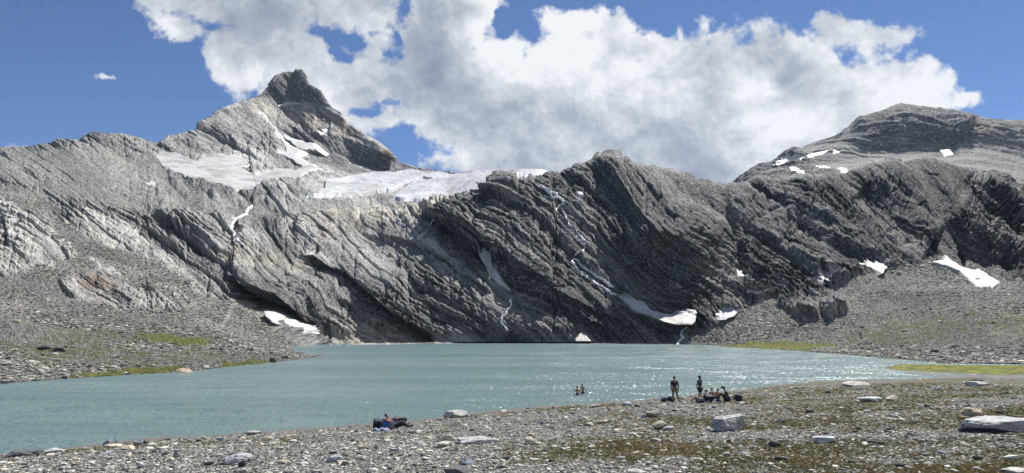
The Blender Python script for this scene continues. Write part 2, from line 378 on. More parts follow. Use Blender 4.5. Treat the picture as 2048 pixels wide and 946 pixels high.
SNOWF = [[(340, 308), (352, 312), (393, 322), (400, 315), (440, 309), (475, 312), (492, 322), (498, 333), (480, 340), (510, 350), (560, 345), (600, 340), (622, 330), (640, 335), (612, 352), (560, 362), (520, 374), (500, 384), (470, 380), (430, 372), (395, 372), (360, 352), (325, 335), (310, 318), (322, 308)]]
m_field = maskany(SNOWF, soft=2)
SNOW = {  # patches of old snow: outline in photo pixels, label
 's1': ([(522, 627), (545, 638), (570, 650), (600, 662), (613, 673), (580, 671), (552, 658), (532, 642)], 'snow tongue below the dark overhang left of the lake'),
 's2': ([(960, 514), (978, 515), (984, 538), (1003, 558), (1026, 584), (1000, 574), (980, 552), (965, 532)], 'narrow slanting snow strip high in the middle of the grey rock wall'),
 's3': ([(1232, 592), (1262, 594), (1282, 607), (1292, 624), (1330, 632), (1384, 628), (1384, 640), (1368, 656), (1340, 654), (1302, 641), (1268, 628), (1244, 608)], 'largest snow patch, bent along the foot of the darkest cliff'),
 's4': ([(1437, 632), (1450, 623), (1480, 623), (1464, 640), (1440, 647)], 'oval snow patch lying on scree right of the stream mouth'),
 's5': ([(1147, 681), (1160, 673), (1170, 672), (1184, 684), (1178, 688), (1148, 687)], 'small snow patch touching the far edge of the lake'),
 's6': ([(1618, 560), (1637, 562), (1647, 541), (1658, 554), (1676, 552), (1692, 551), (1676, 563), (1642, 574)], 'ragged snow patch with a pointed tip above the dark outcrop'),
 's7': ([(1726, 532), (1768, 533), (1774, 541), (1753, 556), (1744, 548)], 'small kite-shaped snow patch at the top of the right scree slope'),
 's8': ([(1860, 522), (1890, 524), (1893, 510), (1904, 523), (1940, 540), (1976, 553), (2001, 572), (1985, 576), (1955, 573), (1922, 548), (1882, 534)], 'long snow patch slanting down under the dark right-hand cliff'),
 's9': ([(1471, 541), (1484, 543), (1489, 557), (1475, 560)], 'upper of the small snow spots in the steep gully'),
 's10': ([(1487, 575), (1500, 580), (1512, 588), (1523, 595), (1513, 600), (1498, 593)], 'lower, longer snow spot in the steep gully'),
 's12': ([(514, 212), (530, 228), (548, 250), (556, 262), (575, 290), (592, 292), (604, 300), (592, 312), (612, 330), (658, 340), (655, 344), (600, 338), (575, 322), (548, 308), (572, 306), (562, 288), (545, 268), (548, 262), (534, 244), (518, 224)], 'branching snow couloir running down the pointed peak'),
 's13': ([(288, 367), (312, 366), (311, 374), (296, 374)], 'tiny snow spot on the grey left ridge slope'),
 's14': ([(462, 462), (478, 452), (482, 462), (497, 470), (496, 478), (482, 482), (472, 478)], 'snow remnant beside the pale left waterfall'),
 's15': ([(630, 515), (648, 505), (652, 516), (640, 524), (628, 524)], 'snow spot in the notch above the two dark overhangs'),
 's17': ([(1164, 338), (1198, 344), (1180, 347), (1168, 344)], 'thin snow spot near the rounded hill top'),
 's19': ([(1148, 382), (1166, 383), (1172, 391), (1158, 392)], 'small snow spot right of the long cascade top'),
 's20': ([(558, 205), (575, 206), (600, 206), (630, 209), (610, 211), (580, 210)], 'thin snow ledge under the summit block of the pointed peak'),
 's21': ([(640, 262), (660, 262), (664, 274), (650, 272)], 'snow fleck on the brown face of the pointed peak'),
 's22': ([(560, 268), (590, 280), (620, 288), (640, 302), (632, 306), (600, 300), (572, 284)], 'shaded snow ribbon under the dark band of the pointed peak'),
}
snow_m = {k: mask(v[0], soft=1.6, grow=-1.5 if k == 's12' else 0) for k, v in SNOW.items()}
allsnow = np.maximum.reduce(list(snow_m.values()) + [m_field, m_ice])

# --- displacement
a_ang = R(38)
Pq = np.stack([(X - 1024) * 0.25, D * 0.03, (660 - Yp) * 0.25], -1).astype(np.float32)
kD = D / 350.0                                  # bed thickness grows with the size of the mountain
Pa = np.stack([(X - 1024) * 0.25, D * 0.03, (660 - Yp) * 0.25], -1).astype(np.float32)
warpL = fbm(Pq, 130, 3); warpM = fbm(Pq, 38, 3, off=9); warpS = fbm(Pq, 12, 3, off=30)
a_loc = R(34) + 0.16 * fbm(Pq, 260, 2, off=120)
along = Pa[:, 0] * math.cos(a_ang) - Pa[:, 2] * math.sin(a_ang)
sn = Pa[:, 0] * math.sin(a_ang) + Pa[:, 2] * math.cos(a_ang)
sn_w = sn + warpL * 19 + warpM * 4 + fbm(Pq, 70, 2, off=130) * 5 + warpS * 0.7
Q = np.stack([along * 0.22, Pa[:, 1], sn_w], -1).astype(np.float32)
Qb = np.stack([along * 0.5, Pa[:, 1], sn_w], -1).astype(np.float32)
rock = (1 - scree) * (1 - allsnow)
px_m = D / F                                   # metres per photo pixel
far = smooth(D, 560, 900)
def hsh(i, j=0, k=0):
    i = np.asarray(i).astype(np.int64); j = np.asarray(j).astype(np.int64)
    return _perm[(_perm[(_perm[i & 255] + (j & 255)) & 255] + k) & 255] / 255.0
def slabs(sn_, al_, ls, la, off, crackd=0.5, edge=0.07, tilt=0.36):
    """broken beds: each slab has its own height and tilt, with a joint round it"""
    t = sn_ / ls + off; i = np.floor(t); f = t - i
    u = al_ / la + hsh(i, 0, 3) * 9.7 + 0.25 * f; j = np.floor(u); g = u - j
    h = hsh(i, j, 7) - 0.5
    # each bed leans out at its lower lip and back at its top
    prof = np.where(f < 0.12, f / 0.12, 1 - (f - 0.12) / 0.88)
    e = np.minimum(np.minimum(f, 1 - f) * ls, np.minimum(g, 1 - g) * la)
    return ls * (0.38 * h + tilt * (0.4 + 0.6 * hsh(i, j, 11)) * (prof - .5) * 0.6 + 0.12 * (hsh(i, j, 13) - .5) * (g - .5)) - crackd * np.exp(-(e / (edge * ls)) ** 2)
gash = np.zeros(len(P), np.float32); hollow_shade = np.zeros(len(P), np.float32)
disp = np.zeros(len(P), np.float32)
mod1 = 0.25 + 1.1 * smooth(fbm(Qb, 60, 2, off=70), -0.3, 0.5)
mod2 = 0.15 + 1.2 * smooth(fbm(Qb, 22, 2, off=80), -0.3, 0.5)
mod3 = 0.2 + 1.1 * smooth(fbm(Qb, 10, 2, off=85), -0.3, 0.5)
w_a = along + warpM * 6
broken = 0.38 + 1.2 * smooth(fbm(Pq, 55, 3, off=140), -0.25, 0.3)
disp += slabs(sn_w, w_a, 30, 110, 0.3, 2.0, .04) * mod1 * 0.8
disp += slabs(sn_w + warpS * 1.5, w_a, 12.5, 46, 5.3, 1.5, .06) * (0.3 + mod2) * 0.9
disp += slabs(sn_w + warpS * 0.8, w_a, 5.2, 19, 9.1, 0.9, .08) * (0.3 + mod3) * 1.1 * broken
disp += slabs(sn_w + warpS * 0.5, w_a, 2.3, 8, 2.2, 0.45, .12) * (0.4 + mod2) * 1.35 * broken
jit2 = fbm(Pq, 2.2, 2, off=160)
disp += slabs(sn_w + jit2 * .7, w_a + jit2, 1.15, 3.6, 7.7, 0.2, .15) * (0.4 + mod3) * 0.9 * broken
disp += fbm(Qb, 22, 6, 0.62, ridged=True) * 1.5
disp += fbm(Pq, 85, 6, 0.55, ridged=True, off=5) * 7.5
disp += fbm(Q, 4, 3, 0.7, ridged=True, off=22) * 0.6 + fbm(Pq, 34, 6, 0.66, ridged=True, off=28) * 2.6 + fbm(Pq, 7, 4, 0.7, off=31) * 0.9
def crack(q, lam, off, wd):
    return -np.exp(-(fbm(q, lam, 2, off=off) / wd) ** 2)
cr_ = np.stack([sn_w * .35 + along * .1, Pa[:, 1], along + .3 * sn_w], -1).astype(np.float32)
disp += crack(cr_, 11, 221, .05) * 1.2 * broken + crack(cr_, 5, 223, .06) * 0.7 * broken
disp += crack(Q, 9, 201, .05) * 1.3 * mod2 + crack(Qb, 14, 205, .04) * 1.6
disp += (fbm(Pq, 3.2, 3, .7, off=33) * 0.9 + fbm(Q * np.array([1.6, 1, 1], np.float32), 2.4, 3, .7, ridged=True, off=34) * 0.45) * broken
disp -= 1.5
disp *= kD * (1 - far * .52) * (1 - 0.45 * (1 - smooth(X, 150, 420))) * (0.62 + 0.5 * smooth(fbm(Pq, 75, 2, off=171), -.25, .25))
GASH = [  # lip line, band height in photo px, depth in metres, falloff px above
 ([(462, 556), (488, 559), (505, 577), (540, 590), (572, 600), (592, 622), (615, 640), (645, 668)], 38, 24, 60),
 ([(605, 520), (640, 529), (665, 544), (700, 552), (730, 580), (760, 604), (790, 633), (830, 654), (880, 678)], 18, 12, 60),
 ([(1190, 545), (1205, 505), (1232, 480), (1290, 466), (1340, 470), (1385, 495), (1405, 540)], 90, 15, 34),
 ([(1000, 500), (1040, 540), (1090, 570), (1140, 600), (1200, 625), (1300, 665)], 14, 4, 40),
 ([(1100, 600), (1150, 630), (1200, 655), (1260, 680)], 18, 5, 30),
 ([(720, 470), (800, 480), (860, 500), (920, 545), (990, 590)], 10, 4, 40),
 ([(850, 440), (900, 450), (960, 480), (1000, 520)], 12, 6, 40),
 ([(1450, 380), (1470, 440), (1485, 500), (1500, 560)], 14, 8, 30),
 ([(553, 255), (584, 254), (607, 265), (657, 275), (708, 284), (752, 303), (792, 326)], 30, 48, 40),
 ([(392, 257), (420, 252), (458, 268), (480, 292)], 22, 24, 40),
 ([(495, 425), (540, 420), (570, 430), (600, 428)], 14, 8, 30),
 ([(1750, 345), (1790, 380), (1830, 430), (1860, 480)], 30, 10, 50),
 ([(1900, 420), (1950, 450), (2048, 470), (2200, 480)], 60, 14, 60),
 ([(1600, 430), (1660, 470), (1720, 500), (1790, 525)], 22, 8, 40)]
for pts, band, A, fo in GASH:
    xa = min(p[0] for p in pts) - 90; xb = max(p[0] for p in pts) + 90
    sel = np.where((X > xa) & (X < xb))[0]
    d, sdn, tt = seg_dist(Xw[sel] * 0.6 + X[sel] * 0.4, Yw[sel] * 0.6 + Yp[sel] * 0.4, pts)
    s = d * sdn                                   # left of the walk (towards lower y) is positive
    if pts[0][0] < pts[-1][0]: s = s
    endf = smooth(tt, 0, 0.08) * (1 - smooth(tt, 0.92, 1.0))
    up = np.exp(-np.clip(s, 0, None) / fo); dn = np.exp(np.clip(s + band, None, 0) / (fo * 0.6))
    f = np.where(s > 0, .5 * up, np.where(s < -band, -1.5 * dn, .5 + 2 * np.clip(s, -band, 0) / band))
    far_end = np.exp(-np.clip(d - fo * 2.2, 0, None) / 15)
    hollow_shade[sel] = np.maximum(hollow_shade[sel], smooth(s, -band * 1.2, -band * .9) * (1 - smooth(s, -3, 2)) * endf * (d < band * 1.4) * (D[sel] < 420))  # painted shade: darkens the band under each near overhang lip
    gash[sel] += A * 0.8 * f * endf * far_end
scree_d = fbm(P, 22, 4, .5, off=91) * 1.6 + fbm(P, 2.6, 3, .6, off=93) * 0.28
bankfade = smooth(P[:, 2], -0.2, 3.0)
wallfoot = smooth(P[:, 2], 0.0, 7.0) * 0.85 + 0.15
disp = disp * (rock + (1 - rock) * 0.06) * wallfoot + scree_d * (0.1 + 0.9 * bankfade) * scree * (1 - allsnow)
skyfade = 1 - 0.8 * np.exp(-((TP - 10) / 0.3) ** 2) * (X < 1094) - 0.72 * np.exp(-((TP - 6) / 0.3) ** 2) * (X >= 880)
disp = disp * skyfade * (1 - smooth(TP, 10.2, 10.6))
disp *= (1 - m_bank * np.clip(1 - bankfade, 0, 1) * 0.6)
gash *= (1 - allsnow) * (1 - scree * .8) * smooth(TP, 2.5, 3.0) * skyfade * (1 - smooth(TP, 10.2, 10.6))
Nr = N + np.array([-0.15, -0.7, -0.1], np.float32) * (rock * smooth(TP, 2.2, 3))[:, None]; Nr /= np.linalg.norm(Nr, axis=1)[:, None]
Pd = P + Nr * disp[:, None] + gash[:, None] * np.array([-0.25, -0.96, 0.0], np.float32)
Nd = grid_normals(Pd.reshape(nr, nc, 3)).reshape(-1, 3).astype(np.float32)

# --- colours of the beds, as weights; the dark ones also carry painted shade
cream = maskany([[(600, 445), (700, 414), (860, 412), (910, 412), (850, 436), (760, 452), (700, 468), (660, 500), (640, 520), (650, 470)], [(650, 655), (740, 652), (830, 680), (820, 694), (660, 694)], [(505, 205), (530, 190), (560, 212), (555, 235), (525, 235), (500, 225)], [(500, 500), (640, 540), (600, 560), (480, 545), (430, 520)]], soft=8)
cream = np.maximum(cream, 0.6 * maskany([[(-450, 590), (0, 590), (200, 608), (400, 640), (300, 660), (0, 640)]], soft=15))
rust = maskany([[(155, 560), (200, 548), (242, 575), (232, 594), (190, 598)], [(-30, 490), (8, 480), (10, 540), (-20, 545)], [(560, 215), (620, 215), (690, 240), (790, 310), (790, 325), (700, 275), (600, 255)], [(2040, 300), (2100, 290), (2100, 340), (2040, 350)]], soft=6)
dark = maskany([[(985, 358), (1100, 340), (1200, 320), (1453, 372), (1600, 354), (1720, 338), (1870, 315), (2048, 385), (2500, 430), (2500, 590), (2048, 566), (1800, 535), (1640, 600), (1440, 640), (1370, 690), (1000, 690), (1020, 640), (960, 560), (900, 500), (850, 440), (905, 412)], [(540, 150), (600, 138), (660, 205), (600, 204), (560, 206), (524, 188)], [(553, 250), (660, 272), (795, 325), (760, 335), (650, 325), (590, 300)], [(390, 255), (440, 250), (490, 300), (400, 305), (330, 290)]], soft=12)  # dark rock, with the shade of its backlit faces put into the colour
dark2 = maskany([[(545, 152), (600, 136), (662, 212), (600, 206), (560, 207), (522, 186)], [(1740, 330), (1870, 312), (2048, 385), (2500, 430), (2500, 590), (2000, 570), (1860, 520), (1800, 420)]], soft=15)  # summit block and right cliffs: dark brown rock plus painted shadow
green = maskany([[(135, 752), (200, 742), (290, 733), (365, 730), (370, 742), (270, 750), (140, 758)], [(440, 722), (500, 720), (560, 722), (520, 730), (450, 735)], [(260, 660), (330, 668), (420, 680), (400, 692), (300, 680)]], soft=4)
greenR = maskany([[(1425, 692), (1500, 681), (1600, 683), (1672, 690), (1680, 697), (1600, 701), (1500, 700)], [(1730, 714), (1800, 716), (1850, 722), (1780, 720)]], soft=4)
olive = maskany([[(1680, 670), (1750, 640), (1850, 620), (2048, 610), (2500, 600), (2500, 690), (2048, 690), (1900, 680), (1800, 700), (1700, 700)], [(0, 690), (200, 640), (450, 680), (560, 700), (560, 720), (200, 740), (0, 740)]], soft=25)
attrs = {'scree': scree, 'pale': pale, 'cream': cream, 'rust': rust, 'dark': np.maximum.reduce([dark * 0.95, dark2, hollow_shade * .8]), 'green': np.maximum(green, greenR), 'deep': np.maximum(dark2, dark * 0.32 * smooth(X, 1080, 1250)), 'olive': olive, 'beds': np.stack([along, Pa[:, 1] * 3, sn_w], -1), 'dust': np.clip((P[:, 1] - 400) / 1200, 0, 1)}

# ---------------------------------------------------------------- materials for the land
def rock_material(name, kind='rock'):
    m, t, out = material(name)
    pos = t.new('ShaderNodeNewGeometry').outputs['Position']
    beds = t.attr('beds', 'Vector')
    st_v = t.vmath('MULTIPLY', beds, (0.16, 0.5, 1.0))
    st_v2 = t.vmath('MULTIPLY', beds, (0.3, 0.6, 1.0))
    n1 = t.noise(st_v, 0.09, 6, 0.62, 0.4)
    n2 = t.noise(st_v2, 0.5, 6, 0.68, 0.3)
    n3 = t.noise(beds, 0.08, 4, 0.6)
    n4 = t.noise(beds, 1.1, 5, 0.72)
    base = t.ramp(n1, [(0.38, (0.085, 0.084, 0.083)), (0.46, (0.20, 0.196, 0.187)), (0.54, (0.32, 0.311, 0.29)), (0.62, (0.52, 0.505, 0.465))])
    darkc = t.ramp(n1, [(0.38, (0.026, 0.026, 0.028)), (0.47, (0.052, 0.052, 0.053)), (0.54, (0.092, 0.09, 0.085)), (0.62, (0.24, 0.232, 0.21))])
    palec = t.ramp(n2, [(0.38, (0.30, 0.29, 0.265)), (0.5, (0.50, 0.485, 0.435)), (0.6, (0.66, 0.625, 0.55))])
    creamc = t.ramp(n2, [(0.38, (0.22, 0.19, 0.15)), (0.5, (0.42, 0.38, 0.31)), (0.6, (0.60, 0.56, 0.49))])
    rustc = t.ramp(n2, [(0.4, (0.10, 0.075, 0.06)), (0.5, (0.27, 0.19, 0.14)), (0.6, (0.40, 0.33, 0.27))])
    bigv = t.ramp(t.noise(t.vmath('MULTIPLY', beds, (0.5, 1, 1.0)), 0.05, 5, 0.6), [(0.4, (0.68, 0.68, 0.70)), (0.5, (0.95, 0.94, 0.92)), (0.58, (1.2, 1.17, 1.1))])
    scr = t.ramp(t.noise(pos, 0.55, 8, 0.75), [(0.32, (0.13, 0.128, 0.12)), (0.5, (0.25, 0.243, 0.222)), (0.62, (0.36, 0.345, 0.31)), (0.7, (0.5, 0.48, 0.43))])
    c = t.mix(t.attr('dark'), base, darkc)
    c = t.mix(t.math('MULTIPLY', t.attr('deep'), 0.62), c, t.mix(1.0, c, (0.36, 0.31, 0.30), 'MULTIPLY'))  # paints a brownish shadow tone over the darkest cliffs
    c = t.mix(t.math('MULTIPLY', t.attr('cream'), t.maprange(n1, 0.36, 0.46)), c, creamc)
    c = t.mix(t.math('MULTIPLY', t.attr('scree'), 0.9), c, t.mix(1.0, scr, bigv, 'MULTIPLY'))
    c = t.mix(t.math('MULTIPLY', t.attr('pale'), t.maprange(n2, 0.25, 0.45)), c, palec)
    c = t.mix(t.math('MULTIPLY', t.attr('rust'), t.maprange(n3, 0.38, 0.5)), c, rustc)
    streak = t.noise(t.vmath('MULTIPLY', beds, (0.06, 0.3, 1.0)), 0.9, 5, 0.7, 0.6)
    nos = t.math('SUBTRACT', 1.0, t.attr('scree'))
    c = t.mix(t.math('MULTIPLY', t.math('MULTIPLY', t.maprange(streak, 0.53, 0.60), 0.5), nos), c, (0.46, 0.455, 0.44))
    c = t.mix(t.math('MULTIPLY', t.math('MULTIPLY', t.maprange(streak, 0.46, 0.39), 0.7), nos), c, (0.055, 0.057, 0.065))
    # fine dark cracks and light quartz flecks
    c = t.mix(t.math('MULTIPLY', t.maprange(n4, 0.53, 0.61), 0.5), c, (0.5, 0.49, 0.46))
    c = t.mix(t.math('MULTIPLY', t.maprange(n4, 0.47, 0.39), 0.8), c, (0.05, 0.05, 0.052))
    gn = t.noise(pos, 0.35, 6, 0.7); up = t.new('ShaderNodeSeparateXYZ', {0: t.new('ShaderNodeNewGeometry').outputs['Normal']}).outputs[2]
    gcol = t.ramp(t.noise(pos, 0.9, 4, 0.6), [(0.4, (0.06, 0.075, 0.016)), (0.5, (0.16, 0.17, 0.035)), (0.6, (0.27, 0.26, 0.06))])
    c = t.mix(t.math('MULTIPLY', t.attr('green'), t.maprange(gn, 0.3, 0.42)), c, gcol)
    c = t.mix(t.math('MULTIPLY', t.math('MULTIPLY', t.attr('olive'), t.maprange(gn, 0.46, 0.55)), 0.9), c, (0.14, 0.155, 0.055))
    b = principled(t, out, ins={'Specular IOR Level': 0.12, 'Roughness': 0.85})
    t.l.new(c, b.inputs['Base Color'])
    h = t.math('ADD', t.math('MULTIPLY', n2, 1.2), t.math('MULTIPLY', n4, 0.5))
    h = t.math('ADD', h, t.math('MULTIPLY', t.noise(t.vmath('MULTIPLY', beds, (0.3, 0.8, 1.0)), 1.6, 4, 0.7), 0.45))
    bp = t.new('ShaderNodeBump', {'Height': h, 'Strength': 1.0, 'Distance': 2.6})
    t.l.new(bp.outputs[0], b.inputs['Normal'])
    return m
M_rock = rock_material('weathered_schist')

def ice_material():
    m, t, out = material('dusty_ice')
    pos = t.new('ShaderNodeNewGeometry').outputs['Position']
    v = t.vmath('MULTIPLY', pos, (1.0, 0.35, 1.0))
    n = t.noise(v, 0.022, 6, 0.65, 1.2); n2 = t.noise(v, 0.12, 5, 0.7, 0.6)
    c = t.ramp(n, [(0.38, (0.30, 0.305, 0.31)), (0.47, (0.385, 0.39, 0.40)), (0.6, (0.475, 0.485, 0.50))])
    c = t.mix(t.math('MULTIPLY', t.maprange(n2, 0.51, 0.58), 0.65), c, (0.2, 0.19, 0.18))
    b = principled(t, out, ins={'Roughness': 0.7}); t.l.new(c, b.inputs['Base Color'])
    bp = t.new('ShaderNodeBump', {'Height': n2, 'Strength': 0.8, 'Distance': 3.0}); t.l.new(bp.outputs[0], b.inputs['Normal'])
    return m
def snow_material(name='old_snow', k=1.0):
    m, t, out = material(name)
    pos = t.new('ShaderNodeNewGeometry').outputs['Position']
    n = t.noise(pos, 0.05, 4, 0.6); n2 = t.noise(pos, 0.8, 5, 0.65)
    c = t.ramp(n, [(0.4, (0.46, 0.435, 0.39)), (0.58, (0.55, 0.547, 0.535))])
    c = t.mix(t.math('MULTIPLY', t.maprange(n2, 0.55, 0.75), 0.5), c, (0.30, 0.28, 0.25))
    c = t.mix(1.0, c, (k * .86, k * .86, k * .87), 'MULTIPLY')
    if k < 1: c = t.mix(t.math('MULTIPLY', t.maprange(t.noise(t.vmath('MULTIPLY', pos, (1, .3, .6)), 0.06, 6, .7, .5), .5, .6), .6), c, (.17, .168, .165))
    b = principled(t, out, ins={'Roughness': 0.6}); t.l.new(c, b.inputs['Base Color'])
    bp = t.new('ShaderNodeBump', {'Height': n2, 'Strength': 0.5, 'Distance': 0.4}); t.l.new(bp.outputs[0], b.inputs['Normal'])
    return m
M_ice, M_snow, M_dirty = ice_material(), snow_material(), snow_material('dirty_snow', 0.92)

quads = grid_quads(nr, nc)
qi = quads[:, 0]
isl = (m_screeL[qi] > 0.5) & (X[qi] < 660)
isr = (m_screeR[qi] > 0.5)
isfar = (TP[qi] >= 6.4) & (X[qi] < 1100)
ice_q = m_ice[qi] > 0.5
rest = ~(isl | isr | ice_q | isfar)
def st_obj(o): o['kind'] = 'structure'; return o
st_obj(sub_mesh('scree_slope', Pd, quads[isl], M_rock, attrs, shade=False))
st_obj(sub_mesh('moraine_slope', Pd, quads[isr & ~isl], M_rock, attrs, shade=False))
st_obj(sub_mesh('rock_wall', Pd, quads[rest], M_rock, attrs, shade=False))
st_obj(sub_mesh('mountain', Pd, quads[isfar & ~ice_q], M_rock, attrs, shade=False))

def thing_tag(o, label, cat, group=None):
    o['label'] = label; o['category'] = cat
    if group: o['group'] = group
    return o
def cap(name, m, thick, mat, thr=0.45, rough=0.0, wedge=0.0):
    """a body of snow or ice of real thickness lying on the land where m is 1"""
    q = quads[(m[quads].max(axis=1) > thr)]
    q = biggest(q)
    t_ = smooth(m, thr - 0.3, 0.95)
    lift = (t_ - 0.25) * thick
    upv = N * 0.6 + np.array([0, 0, 0.6], np.float32)
    Pc = Pd + upv * lift[:, None]
    if wedge:
        y0 = Yp[m > .5].min() if (m > .5).any() else 0
        Pc[:, 1] -= t_ * np.clip(Yp - y0, 0, 60) * D / F * wedge
    if rough: Pc = Pc + N * (fbm(P, 60, 4, .5, off=12) * rough)[:, None]
    return sub_mesh(name, Pc, q, mat, {'w': m})
gl = cap('glacier', m_ice, 7.0, M_ice, rough=2.0); thing_tag(gl, 'grey dust-streaked glacier tongue lying on the saddle between the pointed peak and the hill', 'glacier')
sf = cap('snow_field', m_field, 3.0, M_dirty, rough=1.2); thing_tag(sf, 'broad dirty snow field filling the bowl left below the pointed peak', 'snow field')
for kx, (pts, lab) in SNOW.items():
    D0 = np.mean(D[snow_m[kx] > 0.5]) if (snow_m[kx] > 0.5).any() else 300
    o = cap('snow_patch', snow_m[kx], (0.007 if kx == 's1' else 0.0022) * D0, M_snow, wedge=0.5 if kx == 's1' else 1.1 if kx in ('s3', 's4', 's5', 's6', 's7') else 0); thing_tag(o, lab, 'snow patch', 'old snow patches on the rock')
#RIGHTPEAK
def right_mountain():
    xs = columns(1380, 2560, 1.4); nc = len(xs)
    SK = [(1380, 440), (1440, 400), (1485, 362), (1511, 339), (1554, 325), (1572, 312), (1585, 307), (1617, 293), (1650, 283), (1670, 277), (1690, 262), (1707, 248), (1735, 238), (1765, 227), (1790, 214), (1807, 210), (1830, 214), (1850, 219), (1897, 227), (1945, 235), (2003, 242), (2048, 243), (2200, 262), (2560, 340)]
    sy = np.interp(xs, [p[0] for p in SK], [p[1] for p in SK])
    base = np.full(nc, 470.0)
    m1 = np.interp(xs, [1380, 1500, 1600, 1750, 1900, 2048, 2560], [455, 372, 352, 345, 350, 370, 420])
    m2 = np.interp(xs, [1380, 1500, 1600, 1750, 1850, 1960, 2048, 2560], [448, 355, 330, 318, 305, 300, 320, 390])
    m3 = np.interp(xs, [1380, 1500, 1600, 1700, 1800, 1900, 1960, 2048, 2560], [444, 348, 312, 285, 262, 262, 262, 275, 365])
    K = np.stack([base, np.minimum(m1, base - 5), m2, m3, sy, sy + 60])
    KD = np.log(np.stack([np.full(nc, 900.), np.interp(xs, [1380, 1700, 2560], [1150, 1150, 1000]), np.interp(xs, [1380, 1700, 2560], [1350, 1400, 1250]), np.interp(xs, [1380, 1700, 2560], [1480, 1480, 1330]), np.interp(xs, [1380, 1800, 2560], [1700, 1800, 1600]), np.full(nc, 2100.)]))
    seg = [30, 44, 46, 52, 5]
    tp = np.concatenate([np.linspace(i, i + 1, n, endpoint=False) for i, n in enumerate(seg)] + [[5.0]])
    py = pchip_rows(K, tp); pd = np.exp(pchip_rows(KD, tp)); px = np.broadcast_to(xs, py.shape); nr = len(tp)
    B = place(px, py, pd); Bs = np.stack([blur(blur(B[..., i], 6, 0), 6, 1) for i in range(3)], -1)
    N = grid_normals(Bs); N = np.where(N[..., 2:3] < 0, -N, N).reshape(-1, 3)
    P = B.reshape(-1, 3).astype(np.float32); Xr = px.ravel(); Yr = py.ravel(); T = np.repeat(tp, nc)
    w1 = fbm(P, 60, 3) * 8; w2 = fbm(P, 60, 3, off=40) * 8
    def mk(pts, soft=2): return smooth(poly_sd(Xr + w1, Yr + w2, pts), -soft, soft).astype(np.float32)
    sn_p = {'a': ([(1542, 334), (1568, 322), (1600, 317), (1630, 308), (1656, 303), (1654, 308), (1625, 318), (1598, 328), (1570, 334)], 'long snow streak low on the left shoulder of the right-hand peak'),
            'b': ([(1576, 340), (1592, 338), (1610, 344), (1607, 353), (1590, 346)], 'forked snow spot below the long streak on the right-hand peak'),
            'c': ([(1632, 333), (1655, 333), (1662, 338), (1640, 337)], 'faint thin snow spot between two others on the right-hand peak'),
            'd': ([(1672, 340), (1686, 337), (1700, 347), (1685, 347)], 'snow wedge just above the brown crest of the front wall'),
            'e': ([(1662, 309), (1668, 302), (1683, 304), (1680, 308), (1667, 313)], 'small split snow spot right of the long streak'),
            'f': ([(1881, 299), (1903, 299), (1906, 310), (1888, 312)], 'square grey snow spot high on the scree of the right-hand peak'),
            'g': ([(1516, 348), (1524, 347), (1526, 351), (1517, 351)], 'tiny leftmost snow dot on the shoulder of the right-hand peak')}
    ms = {k: mk(v[0], 1.5) for k, v in sn_p.items()}
    allm = np.maximum.reduce(list(ms.values()))
    scr = np.maximum(mk([(1600, 300), (1700, 285), (1760, 300), (1900, 298), (2000, 280), (2400, 290), (2500, 420), (1900, 400), (1700, 350), (1620, 330)], 10), 0)
    Pq = P * np.array([1, .3, 1], np.float32)
    sn = P[:, 2] + 0.25 * P[:, 0] + fbm(Pq, 250, 3) * 40
    Qs = np.stack([P[:, 0] * .35, P[:, 1] * .2, sn], -1)
    def saw(lam, sharp, off):
        t = sn / lam + off + .8 * fbm(Qs, lam * 1.5, 2, off=off); f = t - np.floor(t)
        return np.where(f < sharp, f / sharp, 1 - (f - sharp) / (1 - sharp)) - .5
    rockm = (1 - scr * .6) * (1 - allm * .9)
    disp = saw(46, .2, 1) * 3.5 + saw(19, .2, 2) * 4 + saw(8, .3, 3) * 2.5 + fbm(Pq, 120, 7, .66, ridged=True) * 12 + fbm(Pq, 30, 5, .7, off=3) * 5 + fbm(Pq, 14, 3, .6, ridged=True) * 2
    for pts, A, band in (([(1700, 262), (1760, 255), (1840, 252), (1910, 258), (1940, 275)], 40, 40), ([(1560, 335), (1640, 322), (1720, 325), (1760, 345)], 18, 14)):
        d, sdn, tt = seg_dist(Xr + w1, Yr + w2, pts); s_ = d * sdn
        f = np.where(s_ > 0, np.exp(-np.clip(s_, 0, None) / 40), np.where(s_ < -band, -np.exp((s_ + band) / 20), 1 + 2 * np.clip(s_, -band, 0) / band))
        disp += A * .5 * f * smooth(tt, 0, .1) * (1 - smooth(tt, .9, 1)) * (1 - allm * .8)
    disp = disp * rockm * (1 - .75 * np.exp(-((T - 4) / .3) ** 2)) * (1 - smooth(T, 4.1, 4.5))
    Pd = P + N * disp[:, None]
    z0 = np.zeros(len(P)); at = {'scree': scr, 'pale': z0, 'cream': z0, 'rust': mk([(1930, 250), (2000, 250), (1990, 290), (1950, 275)], 8) * .6, 'dark': np.maximum(.88, mk([(2020, 240), (2500, 240), (2500, 330), (2040, 300)], 20)), 'green': z0, 'olive': z0, 'deep': z0 + .55, 'beds': np.stack([P[:, 0], P[:, 1], sn], -1) * .25}
    q = grid_quads(nr, nc)
    st_obj(sub_mesh('mountain', Pd, q, M_rock, at, shade=False))
    for k, (pts, lab) in sn_p.items():
        m = ms[k]; qq = q[m[q].max(axis=1) > .45]
        if len(qq) < 4: continue
        qq = biggest(qq)
        lift = (smooth(m, .15, .95) - .25) * 1.8
        Pc = Pd + (N * .6 + np.array([0, 0, .6])) * lift[:, None]
        thing_tag(sub_mesh('snow_patch', Pc, qq, M_snow, {'w': m}), lab, 'snow patch', 'old snow patches on the rock')
right_mountain()
